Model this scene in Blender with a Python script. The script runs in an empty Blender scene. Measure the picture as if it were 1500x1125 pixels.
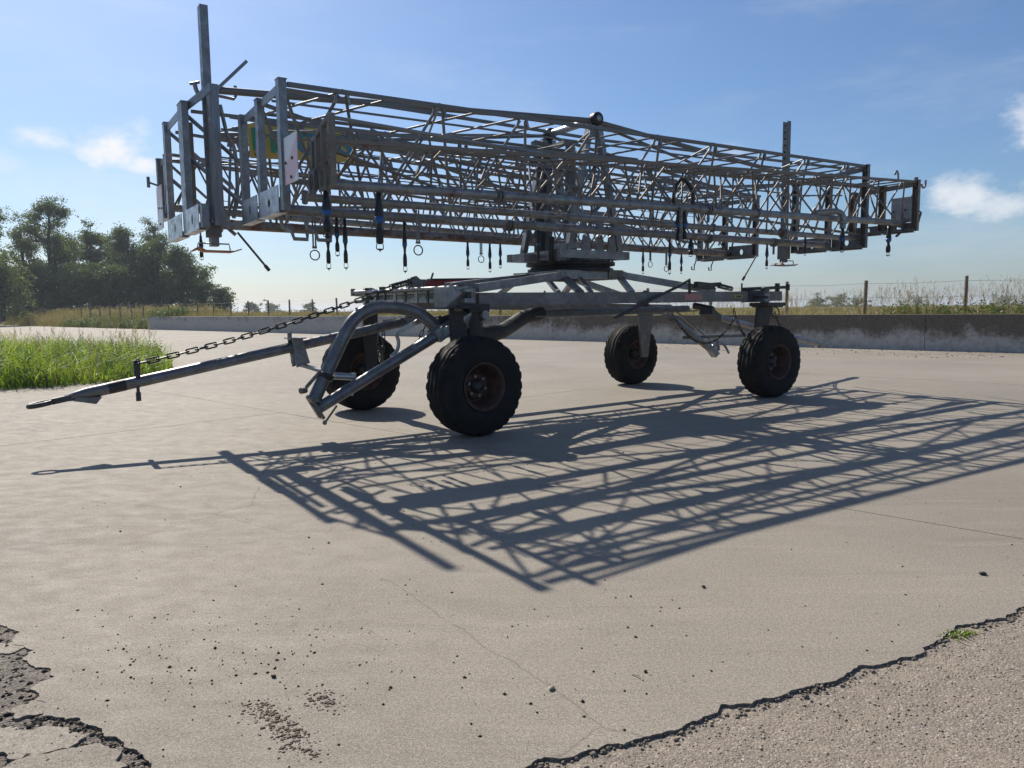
import bpy, math, random
import numpy as np
from mathutils import Vector, Matrix, Quaternion
R = math.radians
rng = np.random.default_rng(7)
random.seed(7)
scene = bpy.context.scene
col = scene.collection

# ------------------------------------------------------------------ camera
cam_d = bpy.data.cameras.new('camera')
cam_d.sensor_width = 36.0
cam_d.lens = 1083.0 / 1500.0 * 36.0
cam_d.clip_start = 0.05
cam_d.clip_end = 9000
cam = bpy.data.objects.new('camera', cam_d)
col.objects.link(cam)
p, r = math.atan((562.5 - 453.5) / 1083.0), R(0.6)
fwd = Vector((0, math.cos(p), -math.sin(p)))
rt = Vector((1, 0, 0))
up = rt.cross(fwd)
Rr = rt * math.cos(r) - up * math.sin(r)
Ur = up * math.cos(r) + rt * math.sin(r)
m3 = Matrix((Rr, Ur, -fwd)).transposed()
cam.matrix_world = Matrix.Translation((0, 0, 1.25)) @ m3.to_4x4()
scene.camera = cam

# ------------------------------------------------------------------ sky and sun
SUN_AZ, SUN_EL = 123.5, 41.3          # azimuth from +x, elevation
sd = Vector((math.cos(R(SUN_AZ)) * math.cos(R(SUN_EL)), math.sin(R(SUN_AZ)) * math.cos(R(SUN_EL)), math.sin(R(SUN_EL))))
world = bpy.data.worlds.new('World')
scene.world = world
world.use_nodes = True
wn, wl = world.node_tree.nodes, world.node_tree.links
wn.clear()
def wnode(t, **k):
    n = wn.new(t)
    for a, v in k.items(): setattr(n, a, v)
    return n
wout = wnode('ShaderNodeOutputWorld')
bg = wnode('ShaderNodeBackground')
bg.inputs['Strength'].default_value = 0.082
sky = wnode('ShaderNodeTexSky', sky_type='NISHITA', sun_disc=False)
sky.sun_elevation = R(SUN_EL)
sky.sun_rotation = R(90 - SUN_AZ)
sky.altitude = 0.0
sky.air_density = 1.1
sky.dust_density = 0.85
sky.ozone_density = 8.5
wtc = wnode('ShaderNodeTexCoord')
wsep = wnode('ShaderNodeSeparateXYZ')
wl.new(wtc.outputs['Generated'], wsep.inputs[0])
def wmath(op, a, b=None, c=None, clamp=False):
    n = wnode('ShaderNodeMath', operation=op, use_clamp=clamp)
    for i, v in enumerate((a, b, c)):
        if v is None: continue
        if isinstance(v, (int, float)): n.inputs[i].default_value = v
        else: wl.new(v, n.inputs[i])
    return n.outputs[0]
def wsmooth(v, lo, hi, a=0.0, b=1.0):
    n = wnode('ShaderNodeMapRange', interpolation_type='SMOOTHSTEP')
    wl.new(v, n.inputs[0])
    for i, q in enumerate((lo, hi, a, b)): n.inputs[1 + i].default_value = q
    return n.outputs[0]
def wnoise(scale, stretch, detail=7, rough=0.6, off=(0, 0, 0)):
    mp = wnode('ShaderNodeMapping')
    mp.inputs['Scale'].default_value = stretch
    mp.inputs['Location'].default_value = off
    wl.new(wtc.outputs['Generated'], mp.inputs[0])
    n = wnode('ShaderNodeTexNoise')
    n.inputs['Scale'].default_value = scale
    n.inputs['Detail'].default_value = detail
    n.inputs['Roughness'].default_value = rough
    wl.new(mp.outputs[0], n.inputs['Vector'])
    return n.outputs['Fac']
# small cumulus banks low over the horizon, all round the sky
puff = wnoise(15.0, (1, 1, 1.7), 9, .62, off=(.3, .2, .1))
cum = wnoise(2.6, (1, 1, 3.0), 2, .5, off=(1.7, .4, 0))
z = wsep.outputs['Z']
clouds = []
def cloud_at(az, el, waz, wel, dens):
    d = Vector((math.sin(R(az)) * math.cos(R(el)), math.cos(R(az)) * math.cos(R(el)), math.sin(R(el))))
    t = Vector((math.cos(R(az)), -math.sin(R(az)), 0))
    b = t.cross(d)
    def dot(v):
        n = wnode('ShaderNodeVectorMath', operation='DOT_PRODUCT')
        wl.new(wtc.outputs['Generated'], n.inputs[0])
        n.inputs[1].default_value = v
        return n.outputs['Value']
    x = wmath('DIVIDE', dot(t), R(waz)); y = wmath('DIVIDE', dot(b), R(wel))
    rr = wmath('SQRT', wmath('ADD', wmath('MULTIPLY', x, x), wmath('MULTIPLY', y, y)))
    front = wmath('GREATER_THAN', dot(d), 0.3)
    body = wmath('SUBTRACT', wmath('ADD', wmath('SUBTRACT', 1.0, rr), wmath('MULTIPLY', wmath('SUBTRACT', puff, .5), 3.2)), 0.0)
    clouds.append(wmath('MULTIPLY', wmath('MULTIPLY', wsmooth(body, -.1, 1.15), front), dens))
for a in ((-27.4, 10.9, 2.6, 1.8, 1.0), (-25.6, 10.0, 2.0, 1.1, .9), (-31.6, 11.0, 1.8, .8, .8), (-33.5, 9.4, 2.0, 1.0, .3), (30.8, 7.0, 2.2, 1.6, .75), (33.4, 6.2, 2.6, 1.1, .65), (36.8, 6.8, 3.6, 1.5, .75), (34.6, 11.3, 2.2, 1.9, .85),
          (16.6, 10.9, 1.8, .9, .3), (46, 9, 5, 2.2, .6), (60, 10, 6, 2.4, .6), (-48, 11, 5, 2.2, .7), (-66, 10, 5, 2.2, .6), (95, 10, 8, 3, .7), (140, 9, 9, 3, .7), (-110, 10, 9, 3, .7), (-160, 9, 8, 3, .7), (8.5, 9.5, 3.2, .9, .25)):
    cloud_at(*a)
# thin streaky high cloud
cir = wnoise(2.2, (1.0, .6, 4.0), 9, .62, off=(4, 1, .3))
clouds.append(wmath('MULTIPLY', wsmooth(cir, .45, .75), .26))
tot = clouds[0]
for c in clouds[1:]: tot = wmath('MAXIMUM', tot, c)
mixc = wnode('ShaderNodeMixRGB')
wl.new(tot, mixc.inputs[0]); wl.new(sky.outputs[0], mixc.inputs[1])
mixc.inputs[2].default_value = (8.9, 8.95, 9.1, 1)
wl.new(mixc.outputs[0], bg.inputs['Color'])
wl.new(bg.outputs[0], wout.inputs['Surface'])
sun_d = bpy.data.lights.new('sun', 'SUN')
sun_d.energy = 5.0
sun_d.angle = R(0.53)
sun_d.color = (1.0, 0.92, 0.80)
sun = bpy.data.objects.new('sun', sun_d)
sun.rotation_euler = sd.to_track_quat('Z', 'Y').to_euler()
sun.location = sd * 40
col.objects.link(sun)
scene.render.engine = 'CYCLES'
scene.view_settings.view_transform = 'Standard'
scene.view_settings.look = 'None'
scene.view_settings.gamma = 1.0
scene.view_settings.use_curve_mapping = False
scene.view_settings.exposure = 0.38

# ------------------------------------------------------------------ materials
class Mat:
    def __init__(s, name):
        s.m = bpy.data.materials.new(name); s.m.use_nodes = True
        s.n, s.l = s.m.node_tree.nodes, s.m.node_tree.links
        s.b = s.n['Principled BSDF']; s.o = s.n['Material Output']
        s.tc = s.n.new('ShaderNodeTexCoord')
    def map(s, scale=(1, 1, 1), coord='Object', rot=(0, 0, 0)):
        mp = s.n.new('ShaderNodeMapping'); mp.inputs['Scale'].default_value = scale; mp.inputs['Rotation'].default_value = rot
        s.l.new(s.tc.outputs[coord], mp.inputs[0]); return mp.outputs[0]
    def noise(s, scale, detail=6, rough=.6, vec=None, out='Fac', dist=0):
        n = s.n.new('ShaderNodeTexNoise'); n.inputs['Scale'].default_value = scale; n.inputs['Detail'].default_value = detail
        n.inputs['Roughness'].default_value = rough; n.inputs['Distortion'].default_value = dist
        s.l.new(vec if vec is not None else s.tc.outputs['Object'], n.inputs['Vector']); return n.outputs[out]
    def vor(s, scale, vec=None, out='Distance', feature='F1', rand=1):
        n = s.n.new('ShaderNodeTexVoronoi'); n.inputs['Scale'].default_value = scale; n.feature = feature; n.inputs['Randomness'].default_value = rand
        s.l.new(vec if vec is not None else s.tc.outputs['Object'], n.inputs['Vector']); return n.outputs[out]
    def ramp(s, fac, stops):
        n = s.n.new('ShaderNodeValToRGB'); e = n.color_ramp.elements
        while len(e) < len(stops): e.new(.5)
        for q, (pos, c) in zip(e, stops):
            q.position = pos; q.color = c if len(c) == 4 else (*c, 1)
        s.l.new(fac, n.inputs[0]); return n.outputs[0]
    def rng(s, fac, lo, hi, a=0., b=1.):
        n = s.n.new('ShaderNodeMapRange'); n.interpolation_type = 'SMOOTHSTEP'
        s.l.new(fac, n.inputs[0])
        for i, q in enumerate((lo, hi, a, b)): n.inputs[1 + i].default_value = q
        return n.outputs[0]
    def mix(s, fac, a, b, mode='MIX'):
        n = s.n.new('ShaderNodeMixRGB'); n.blend_type = mode
        for i, v in enumerate((fac, a, b)):
            if isinstance(v, (int, float)): n.inputs[i].default_value = v
            elif isinstance(v, tuple): n.inputs[i].default_value = v if len(v) == 4 else (*v, 1)
            else: s.l.new(v, n.inputs[i])
        return n.outputs[0]
    def math(s, op, a, b=0.):
        n = s.n.new('ShaderNodeMath'); n.operation = op
        for i, v in enumerate((a, b)):
            if isinstance(v, (int, float)): n.inputs[i].default_value = v
            else: s.l.new(v, n.inputs[i])
        return n.outputs[0]
    def bump(s, h, strength=.3, dist=.01, prev=None):
        n = s.n.new('ShaderNodeBump'); n.inputs['Strength'].default_value = strength; n.inputs['Distance'].default_value = dist
        s.l.new(h, n.inputs['Height'])
        if prev is not None: s.l.new(prev, n.inputs['Normal'])
        return n.outputs[0]
    def set(s, color=None, rough=None, metal=None, normal=None, spec=None):
        for k, v in (('Base Color', color), ('Roughness', rough), ('Metallic', metal), ('Normal', normal), ('Specular IOR Level', spec)):
            if v is None: continue
            if isinstance(v, (int, float)): s.b.inputs[k].default_value = v
            elif isinstance(v, tuple): s.b.inputs[k].default_value = v if len(v) == 4 else (*v, 1)
            else: s.l.new(v, s.b.inputs[k])
        return s

def galv(name, base=(.30, .315, .34), rust=.0, dirt=.35, metal=.55, rough=.42, sc=1.):
    a = Mat(name)
    sp = a.vor(38 * sc, out='Color')
    spf = a.noise(9 * sc, 8, .7)
    c = a.mix(.25, base, sp, 'OVERLAY')
    c = a.mix(a.rng(spf, .35, .7), tuple(x * .62 for x in base), c)
    d = a.noise(3.3 * sc, 8, .65)
    c = a.mix(a.rng(d, .62 - dirt * .35, .75 - dirt * .1, 0, .75), c, (.15, .135, .115))
    mt = metal
    if rust > 0:
        q = a.noise(6.5 * sc, 9, .72, vec=a.map((1, 1, 2.2)))
        rf = a.rng(q, .66 - rust * .3, .74 - rust * .22)
        c = a.mix(rf, c, a.ramp(a.noise(40, 4), [(.3, (.055, .022, .012)), (.7, (.16, .065, .03))]))
        mt = a.math('MULTIPLY', a.math('SUBTRACT', 1., rf), metal)
    rg = a.rng(a.noise(14 * sc, 5), .3, .8, rough - .1, rough + .22)
    return a.set(c, rg, mt, a.bump(a.noise(60 * sc, 4), .12, .002)).m
def plain(name, c, rough=.5, metal=0., var=.35, sc=12., spec=.5, bump=.1):
    a = Mat(name)
    f = a.noise(sc, 7, .65)
    cc = a.mix(a.rng(f, .3, .72), tuple(x * (1 - var) for x in c), tuple(min(1, x * (1 + var * .5)) for x in c))
    return a.set(cc, a.rng(a.noise(sc * 2), .3, .7, max(.05, rough - .08), min(1, rough + .12)), metal, a.bump(a.noise(sc * 6), bump, .003), spec).m
M = {}
M['galv'] = galv('galvanised_steel')
M['galv_new'] = galv('galvanised_sheet', (.50, .52, .55), 0, .12, .75, .36, .7)
M['galv_dirty'] = galv('weathered_galvanised', (.215, .22, .228), .12, .6, .4, .5)
M['pipe'] = galv('rusty_galvanised_pipe', (.31, .32, .335), .36, .45, .5, .42, .9)
M['pipe_red'] = galv('rusty_pipe', (.27, .26, .26), .62, .5, .4, .5, .8)
M['brown'] = galv('brown_stained_steel', (.25, .215, .18), .3, .7, .35, .5)
M['pipe_dark'] = galv('dark_galvanised_pipe', (.19, .2, .22), .25, .5, .5, .4, .9)
M['dark_steel'] = plain('dark_grey_steel', (.055, .057, .062), .5, .4)
M['black_paint'] = plain('black_paint', (.022, .023, .026), .5, .1)
M['rubber'] = plain('tyre_rubber', (.015, .0155, .017), .75, 0, .4, 9, .2, .2)
M['hose'] = plain('black_hose', (.018, .018, .02), .6)
M['rim'] = plain('rusty_rim', (.075, .038, .028), .6, .2, .55, 14)
M['nut'] = plain('steel_nut', (.22, .2, .19), .45, .7)
M['plastic'] = plain('black_plastic', (.013, .014, .018), .38)
M['blue'] = plain('blue_plastic', (.015, .1, .3), .35, 0, .15)
M['red'] = plain('red_paint', (.26, .022, .03), .45, 0, .25)
M['orange'] = plain('orange_rust_paint', (.36, .13, .05), .6, 0, .35)
M['chain'] = plain('chain_steel', (.07, .067, .062), .5, .6)
M['yellow'] = plain('yellow_board', (.6, .42, .1), .5, 0, .12, 5)
M['blue_letter'] = plain('blue_lettering', (.02, .27, .42), .5, 0, .15)
M['green_letter'] = plain('green_lettering', (.04, .32, .2), .5, 0, .15)
M['label_red'] = plain('red_sticker', (.42, .2, .18), .5, 0, .3, 60)
M['label_yellow'] = plain('yellow_sticker', (.5, .4, .05), .5, 0, .3, 60)
a = Mat('striped_board')
st = a.n.new('ShaderNodeTexWave'); st.wave_type = 'BANDS'; st.bands_direction = 'Z'; st.inputs['Scale'].default_value = .75; st.inputs['Distortion'].default_value = 0
a.l.new(a.map((1, 1, 1), rot=(R(35), 0, 0)), st.inputs['Vector'])
a.set(a.mix(a.rng(st.outputs['Fac'], .49, .51), (.66, .67, .68), (.62, .42, .46)), .35, 0.)
M['stripe'] = a.m
# concrete yard
def concrete(name, base, dark, joints=False):
    a = Mat(name)
    v = a.tc.outputs['Object']
    big = a.noise(.35, 6, .62)
    c = a.mix(a.rng(big, .3, .7), tuple(x * .84 for x in base), tuple(x * 1.06 for x in base))
    mid = a.noise(5.5, 10, .74, vec=a.map((1, 1.6, 1), rot=(0, 0, R(47))), dist=.3)
    c = a.mix(a.rng(mid, .5, .7, 0, .16), c, dark)
    for ang, sc_, amt in ((36, 1.0, .26), (-48, .8, .22), (12, 1.3, .14)):
        ln_ = a.noise(sc_, 9, .78, vec=a.map((.25, 16, 1), rot=(0, 0, R(-ang))), dist=.15)
        c = a.mix(a.math('MULTIPLY', a.rng(ln_, .54, .68, 0, amt), a.rng(a.noise(.45, 3), .4, .62)), c, tuple(x * .78 for x in dark))
    hc = a.vor(.33, vec=a.mix(.22, a.tc.outputs['Object'], a.noise(1.4, 6, .6, out='Color'), 'ADD'), feature='DISTANCE_TO_EDGE')
    c = a.mix(a.math('MULTIPLY', a.rng(hc, .0008, .0020, .4, 0), a.rng(a.noise(.6, 2), .47, .53)), c, (.09, .078, .063))
    # tyre tracks and wiped streaks along the yard
    stv = a.map((.22, 2.2, 1), rot=(0, 0, R(20)))
    c = a.mix(a.rng(a.noise(1.6, 6, .7, vec=stv), .52, .7, 0, .4), c, tuple(x * .9 for x in dark))
    stv2 = a.map((.5, 6, 1), rot=(0, 0, R(-8)))
    c = a.mix(a.rng(a.noise(1.2, 5, .7, vec=stv2), .52, .68, 0, .45), c, tuple(x * 1.15 for x in base))
    # oil and clay stains
    c = a.mix(a.rng(a.noise(.8, 4, .55, dist=.6), .66, .76, 0, .35), c, (.22, .165, .11))
    g = a.noise(170, 5, .75)
    c = a.mix(a.rng(g, .38, .62, 0, 1), a.mix(1, c, (.62, .6, .58), 'MULTIPLY'), a.mix(1, c, (1.26, 1.26, 1.25), 'MULTIPLY'))
    g2 = a.noise(70, 4, .8)
    c = a.mix(a.rng(g2, .36, .64, 0, 1), a.mix(1, c, (.82, .81, .8), 'MULTIPLY'), a.mix(1, c, (1.1, 1.1, 1.1), 'MULTIPLY'))
    pits = a.vor(75)
    pk = a.math('MULTIPLY', a.rng(pits, .06, .13, 1, 0), a.rng(a.noise(22, 3), .48, .6))
    c = a.mix(a.math('MULTIPLY', pk, .7), c, (.07, .06, .05))
    wsp = a.math('MULTIPLY', a.rng(a.vor(120), .05, .11, 1, 0), a.rng(a.noise(31, 2), .55, .62))
    c = a.mix(a.math('MULTIPLY', wsp, .6), c, (.75, .73, .7))
    nb = a.bump(a.noise(230, 4, .8), .32, .004)
    nb = a.bump(a.noise(28, 6, .7), .04, .006, nb)
    nb = a.bump(a.math('MULTIPLY', pk, -1.), .5, .006, nb)
    a.set(c, a.rng(mid, .3, .7, .72, .9), 0., nb, .35)
    return a.m
M['concrete'] = concrete('yard_concrete', (.274, .248, .21), (.185, .165, .136))
a = Mat('wall_concrete')
drip = a.noise(2.2, 9, .72, vec=a.map((.55, .55, .8)), dist=.5)
blot = a.noise(1.1, 7, .65)
sepx = a.n.new('ShaderNodeSeparateXYZ'); a.l.new(a.tc.outputs['Object'], sepx.inputs[0])
hz = a.rng(sepx.outputs['Z'], .15, .85)
al = a.rng(sepx.outputs['X'], -14., 10.)
grow = a.math('ADD', a.math('ADD', a.math('MULTIPLY', hz, .22), a.math('MULTIPLY', al, .2)), a.math('ADD', a.math('MULTIPLY', drip, .42), a.math('ADD', a.math('MULTIPLY', blot, .3), a.math('MULTIPLY', a.noise(11, 10, .8, vec=a.map((1, 1, .6))), .34))))
c = a.mix(a.rng(a.noise(6, 8, .7), .3, .7), (.34, .32, .29), (.46, .44, .41))
c = a.mix(a.rng(grow, .72, .9, 0, .88), c, a.ramp(a.noise(25, 6), [(.3, (.042, .031, .021)), (.7, (.125, .095, .066))]))
c = a.mix(a.rng(a.noise(9, 6, .75, vec=a.map((.5, .5, 2.4), rot=(0, R(20), 0))), .63, .7, 0, .55), c, (.36, .34, .31))
a.set(c, .85, 0., a.bump(a.noise(40, 6, .7), .35, .01), .3)
M['wall'] = a.m
def gravel(name, cols, sc, bumpd, dark):
    a = Mat(name)
    wv = a.n.new('ShaderNodeMixRGB'); wv.blend_type = 'ADD'; wv.inputs[0].default_value = .02
    a.l.new(a.tc.outputs['Object'], wv.inputs[1]); a.l.new(a.noise(30, 3, .5, out='Color'), wv.inputs[2])
    cl = a.vor(sc, vec=wv.outputs[0], out='Color'); ds = a.vor(sc, vec=wv.outputs[0])
    edge = a.vor(sc, vec=wv.outputs[0], feature='DISTANCE_TO_EDGE')
    sepc = a.n.new('ShaderNodeSeparateColor'); a.l.new(cl, sepc.inputs[0])
    c = a.ramp(sepc.outputs[0], cols)
    c = a.mix(a.rng(edge, .02, .14), dark, c); c = a.mix(1, c, (.8, .8, .8), 'MULTIPLY')
    c = a.mix(a.rng(a.noise(5, 6, .7), .4, .72, 0, .6), c, tuple(x * 1.5 for x in dark))
    cl2 = a.vor(sc * 2.6, out='Color'); s2 = a.n.new('ShaderNodeSeparateColor'); a.l.new(cl2, s2.inputs[0])
    c = a.mix(.35, c, a.ramp(s2.outputs[1], cols))
    nb = a.bump(a.math('SUBTRACT', 1., ds), .5, bumpd)
    nb = a.bump(a.vor(sc * 2.6), .5, bumpd * .4, nb)
    nb = a.bump(a.noise(14, 5), .5, .02, nb)
    return a.set(c, .85, 0., nb, .3).m
M['aggregate'] = gravel('exposed_aggregate', [(0, (.12, .105, .09)), (.25, (.22, .19, .155)), (.5, (.31, .27, .225)), (.7, (.22, .195, .17)), (.85, (.38, .31, .235)), (.94, (.44, .4, .36)), (1, (.56, .53, .5))], 120, .006, (.19, .155, .12))
M['asphalt'] = gravel('broken_asphalt', [(0, (.09, .075, .065)), (.4, (.16, .135, .115)), (.7, (.25, .215, .18)), (1, (.36, .32, .28))], 100, .008, (.03, .026, .024))
M['stone'] = plain('crumb_stone', (.042, .035, .028), .9, 0, .5, 60)
M['stone_pale'] = plain('pale_stone', (.34, .29, .23), .85, 0, .5, 40)
M['mud'] = plain('dried_mud', (.10, .075, .052), .95, 0, .4, 80)
M['edge'] = plain('broken_concrete_edge', (.22, .19, .155), .95, 0, .5, 60, .2, .6)
a = Mat('field_earth')
c = a.mix(a.rng(a.noise(.08, 8, .7), .35, .7), (.10, .10, .035), (.19, .16, .07))
a.set(c, .95, 0., a.bump(a.noise(4, 6), .6, .15), .1)
M['field'] = a.m
def leafmat(name, c1, c2, trans=.45, sc=.6):
    a = Mat(name)
    f = a.noise(sc, 4, .6)
    c = a.mix(a.rng(f, .35, .66), c1, c2)
    inf = a.n.new('ShaderNodeObjectInfo')
    d = a.n.new('ShaderNodeBsdfDiffuse'); t = a.n.new('ShaderNodeBsdfTranslucent'); g = a.n.new('ShaderNodeBsdfGlossy')
    g.inputs['Roughness'].default_value = .45; g.inputs['Color'].default_value = (1, 1, 1, 1)
    a.l.new(c, d.inputs[0])
    a.l.new(a.mix(1, c, (1.25, 1.2, .7), 'MULTIPLY'), t.inputs[0])
    m1 = a.n.new('ShaderNodeMixShader'); m1.inputs[0].default_value = trans
    a.l.new(d.outputs[0], m1.inputs[1]); a.l.new(t.outputs[0], m1.inputs[2])
    m2 = a.n.new('ShaderNodeMixShader'); m2.inputs[0].default_value = .04
    a.l.new(m1.outputs[0], m2.inputs[1]); a.l.new(g.outputs[0], m2.inputs[2])
    a.l.new(m2.outputs[0], a.o.inputs['Surface'])
    return a.m
M['leaf_dark'] = leafmat('dark_leaves', (.06, .095, .045), (.105, .15, .062), .4, .5)
M['leaf_mid'] = leafmat('mid_green_leaves', (.075, .115, .05), (.13, .18, .07), .42, .5)
M['leaf_light'] = leafmat('light_green_leaves', (.09, .13, .05), (.15, .19, .07), .45, .5)
M['grass'] = leafmat('lush_grass', (.08, .155, .02), (.27, .37, .05), .62, 1.6)
M['grass_dark'] = leafmat('dark_green_weed', (.04, .08, .015), (.08, .13, .025), .45, 2.)  # darker green leaf colour of the broad weeds and nettles
M['straw'] = leafmat('dry_grass', (.18, .155, .085), (.31, .268, .16), .4, .8)
M['straw_green'] = leafmat('mixed_grass', (.11, .13, .035), (.24, .2, .08), .45, .6)
M['sorrel'] = leafmat('sorrel', (.12, .05, .03), (.2, .09, .05), .3, .8)
M['bark'] = plain('bark', (.05, .042, .034), .9, 0, .4, 3)
M['post'] = plain('weathered_post', (.22, .175, .125), .9, 0, .4, 12)
M['wire'] = plain('fence_wire', (.2, .2, .2), .5, .5)

# ------------------------------------------------------------------ mesh helpers
class MB:
    def __init__(s): s.v = []; s.f = []; s.sm = []
    def add(s, vs, fs, smooth=False):
        o = len(s.v); s.v += [tuple(q) for q in vs]
        for f in fs: s.f.append([i + o for i in f]); s.sm.append(smooth)
        return s
    def tube(s, pts, rad, n=10, cap=True, closed=False, smooth=True):
        pts = [Vector(q) for q in pts]
        if not isinstance(rad, (list, tuple)): rad = [rad] * len(pts)
        T = []
        for i in range(len(pts)):
            if closed: d = pts[(i + 1) % len(pts)] - pts[i - 1]
            else: d = pts[min(i + 1, len(pts) - 1)] - pts[max(i - 1, 0)]
            T.append(d.normalized())
        nrm = T[0].orthogonal().normalized()
        if abs(T[0].z) < .9: nrm = (Vector((0, 0, 1)) - T[0] * T[0].z).normalized()
        vs, fs = [], []
        for i, (q, t) in enumerate(zip(pts, T)):
            if i: nrm = T[i - 1].rotation_difference(t) @ nrm
            b = t.cross(nrm)
            for k in range(n):
                a = 2 * math.pi * k / n
                vs.append(q + (nrm * math.cos(a) + b * math.sin(a)) * rad[i])
        m = len(pts)
        for i in range(m if closed else m - 1):
            for k in range(n):
                j = (i + 1) % m
                fs.append((i * n + k, i * n + (k + 1) % n, j * n + (k + 1) % n, j * n + k))
        s.add(vs, fs, smooth)
        if cap and not closed:
            s.add(vs[:n], [tuple(range(n - 1, -1, -1))]); s.add(vs[-n:], [tuple(range(n))])
        return s
    def bar(s, p0, p1, w, h, upv=(0, 0, 1), w1=None, h1=None):
        p0, p1 = Vector(p0), Vector(p1); t = (p1 - p0).normalized(); u = Vector(upv)
        sd_ = t.cross(u)
        if sd_.length < 1e-4: sd_ = t.cross(Vector((1, 0, 0)))
        sd_.normalize(); u = sd_.cross(t)
        vs = []
        for q, ww, hh in ((p0, w, h), (p1, w1 or w, h1 or h)):
            for a, b in ((-1, -1), (1, -1), (1, 1), (-1, 1)): vs.append(q + sd_ * a * ww / 2 + u * b * hh / 2)
        return s.add(vs, [(3, 2, 1, 0), (4, 5, 6, 7), (0, 1, 5, 4), (1, 2, 6, 5), (2, 3, 7, 6), (3, 0, 4, 7)])
    def box(s, c, size):
        x, y, z = size
        return s.bar(Vector(c) - Vector((x / 2, 0, 0)), Vector(c) + Vector((x / 2, 0, 0)), y, z)
    def lathe(s, prof, org, axis, n=24, smooth=True, cap=True):
        axis = Vector(axis).normalized(); e1 = axis.orthogonal().normalized(); e2 = axis.cross(e1); org = Vector(org)
        vs = [org + axis * h + (e1 * math.cos(2 * math.pi * k / n) + e2 * math.sin(2 * math.pi * k / n)) * rr for rr, h in prof for k in range(n)]
        fs = [(i * n + k, i * n + (k + 1) % n, (i + 1) * n + (k + 1) % n, (i + 1) * n + k) for i in range(len(prof) - 1) for k in range(n)]
        s.add(vs, fs, smooth)
        if cap and prof[0][0] > 1e-5: s.add(vs[:n], [tuple(range(n - 1, -1, -1))])
        if cap and prof[-1][0] > 1e-5: s.add(vs[-n:], [tuple(range(n))])
        return s
    def prism(s, poly, off):
        off = Vector(off); n = len(poly); a = [Vector(q) for q in poly]; b = [q + off for q in a]
        return s.add(a + b, [tuple(range(n - 1, -1, -1)), tuple(range(n, 2 * n))] + [(i, (i + 1) % n, n + (i + 1) % n, n + i) for i in range(n)])
    def holed(s, c, ex, ey, hw, hh, hr, th, n=24, hry=None):
        """rectangular plate with a round hole; ex, ey unit axes"""
        c, ex, ey = Vector(c), Vector(ex), Vector(ey); ez = ex.cross(ey)
        vs = []
        for d in (-th / 2, th / 2):
            for k in range(n):
                a = 2 * math.pi * (k + .5) / n; ca, sa = math.cos(a), math.sin(a)
                t = min(hw / abs(ca) if abs(ca) > 1e-6 else 9, hh / abs(sa) if abs(sa) > 1e-6 else 9)
                vs.append(c + ex * ca * t + ey * sa * t + ez * d)
            # exact corners are approximated by the nearest samples, then snapped
            for sx, sy in ((1, 1), (-1, 1), (-1, -1), (1, -1)):
                tgt = c + ex * hw * sx + ey * hh * sy + ez * d
                i0 = len(vs) - n
                j = min(range(i0, len(vs)), key=lambda q: (vs[q] - tgt).length)
                vs[j] = tgt
            for k in range(n):
                a = 2 * math.pi * (k + .5) / n
                vs.append(c + ex * math.cos(a) * hr + ey * math.sin(a) * (hry or hr) + ez * d)
        fs = []
        for k in range(n):
            k2 = (k + 1) % n
            fs += [(k, k2, n + k2, n + k), (2 * n + k, 3 * n + k, 3 * n + k2, 2 * n + k2), (k, 2 * n + k, 2 * n + k2, k2), (n + k, n + k2, 3 * n + k2, 3 * n + k)]
        return s.add(vs, fs)
    def mesh(s, name, mat):
        me = bpy.data.meshes.new(name); me.from_pydata(s.v, [], s.f)
        me.polygons.foreach_set('use_smooth', s.sm); me.materials.append(M[mat] if isinstance(mat, str) else mat); me.update(); return me
    def build(s, name, mat, parent=None):
        return ob(name, s.mesh(name, mat), parent)
def ob(name, me, parent=None, mw=None):
    o = bpy.data.objects.new(name, me); col.objects.link(o)
    if parent is not None: o.parent = parent
    if mw is not None: o.matrix_basis = mw
    return o
def tag(o, label=None, cat=None, group=None, kind=None):
    for k, v in (('label', label), ('category', cat), ('group', group), ('kind', kind)):
        if v: o[k] = v
    return o
def empty(name, loc=(0, 0, 0), rz=0):
    o = bpy.data.objects.new(name, None); o.location = loc; o.rotation_euler = (0, 0, rz); o.empty_display_size = .3; col.objects.link(o); return o
def npmesh(name, v, f, mat, smooth=False):
    me = bpy.data.meshes.new(name); v = np.asarray(v, np.float32); f = np.asarray(f, np.int32); k = f.shape[1]
    me.vertices.add(len(v)); me.vertices.foreach_set('co', v.ravel())
    me.loops.add(f.size); me.loops.foreach_set('vertex_index', f.ravel())
    me.polygons.add(len(f)); me.polygons.foreach_set('loop_start', np.arange(0, f.size, k, dtype=np.int32)); me.polygons.foreach_set('loop_total', np.full(len(f), k, np.int32))
    if smooth: me.polygons.foreach_set('use_smooth', np.ones(len(f), bool))
    me.materials.append(M[mat] if isinstance(mat, str) else mat); me.update(calc_edges=True); me.validate(); return me
def catmull(pts, k=6):
    P = [Vector(q) for q in pts]; P = [P[0] * 2 - P[1]] + P + [P[-1] * 2 - P[-2]]; out = []
    for i in range(1, len(P) - 2):
        for j in range(k):
            t = j / k; a, b, c, d = P[i - 1:i + 3]
            out.append(.5 * ((2 * b) + (c - a) * t + (2 * a - 5 * b + 4 * c - d) * t * t + (3 * b - a - 3 * c + d) * t ** 3))
    out.append(P[-2]); return out

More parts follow.
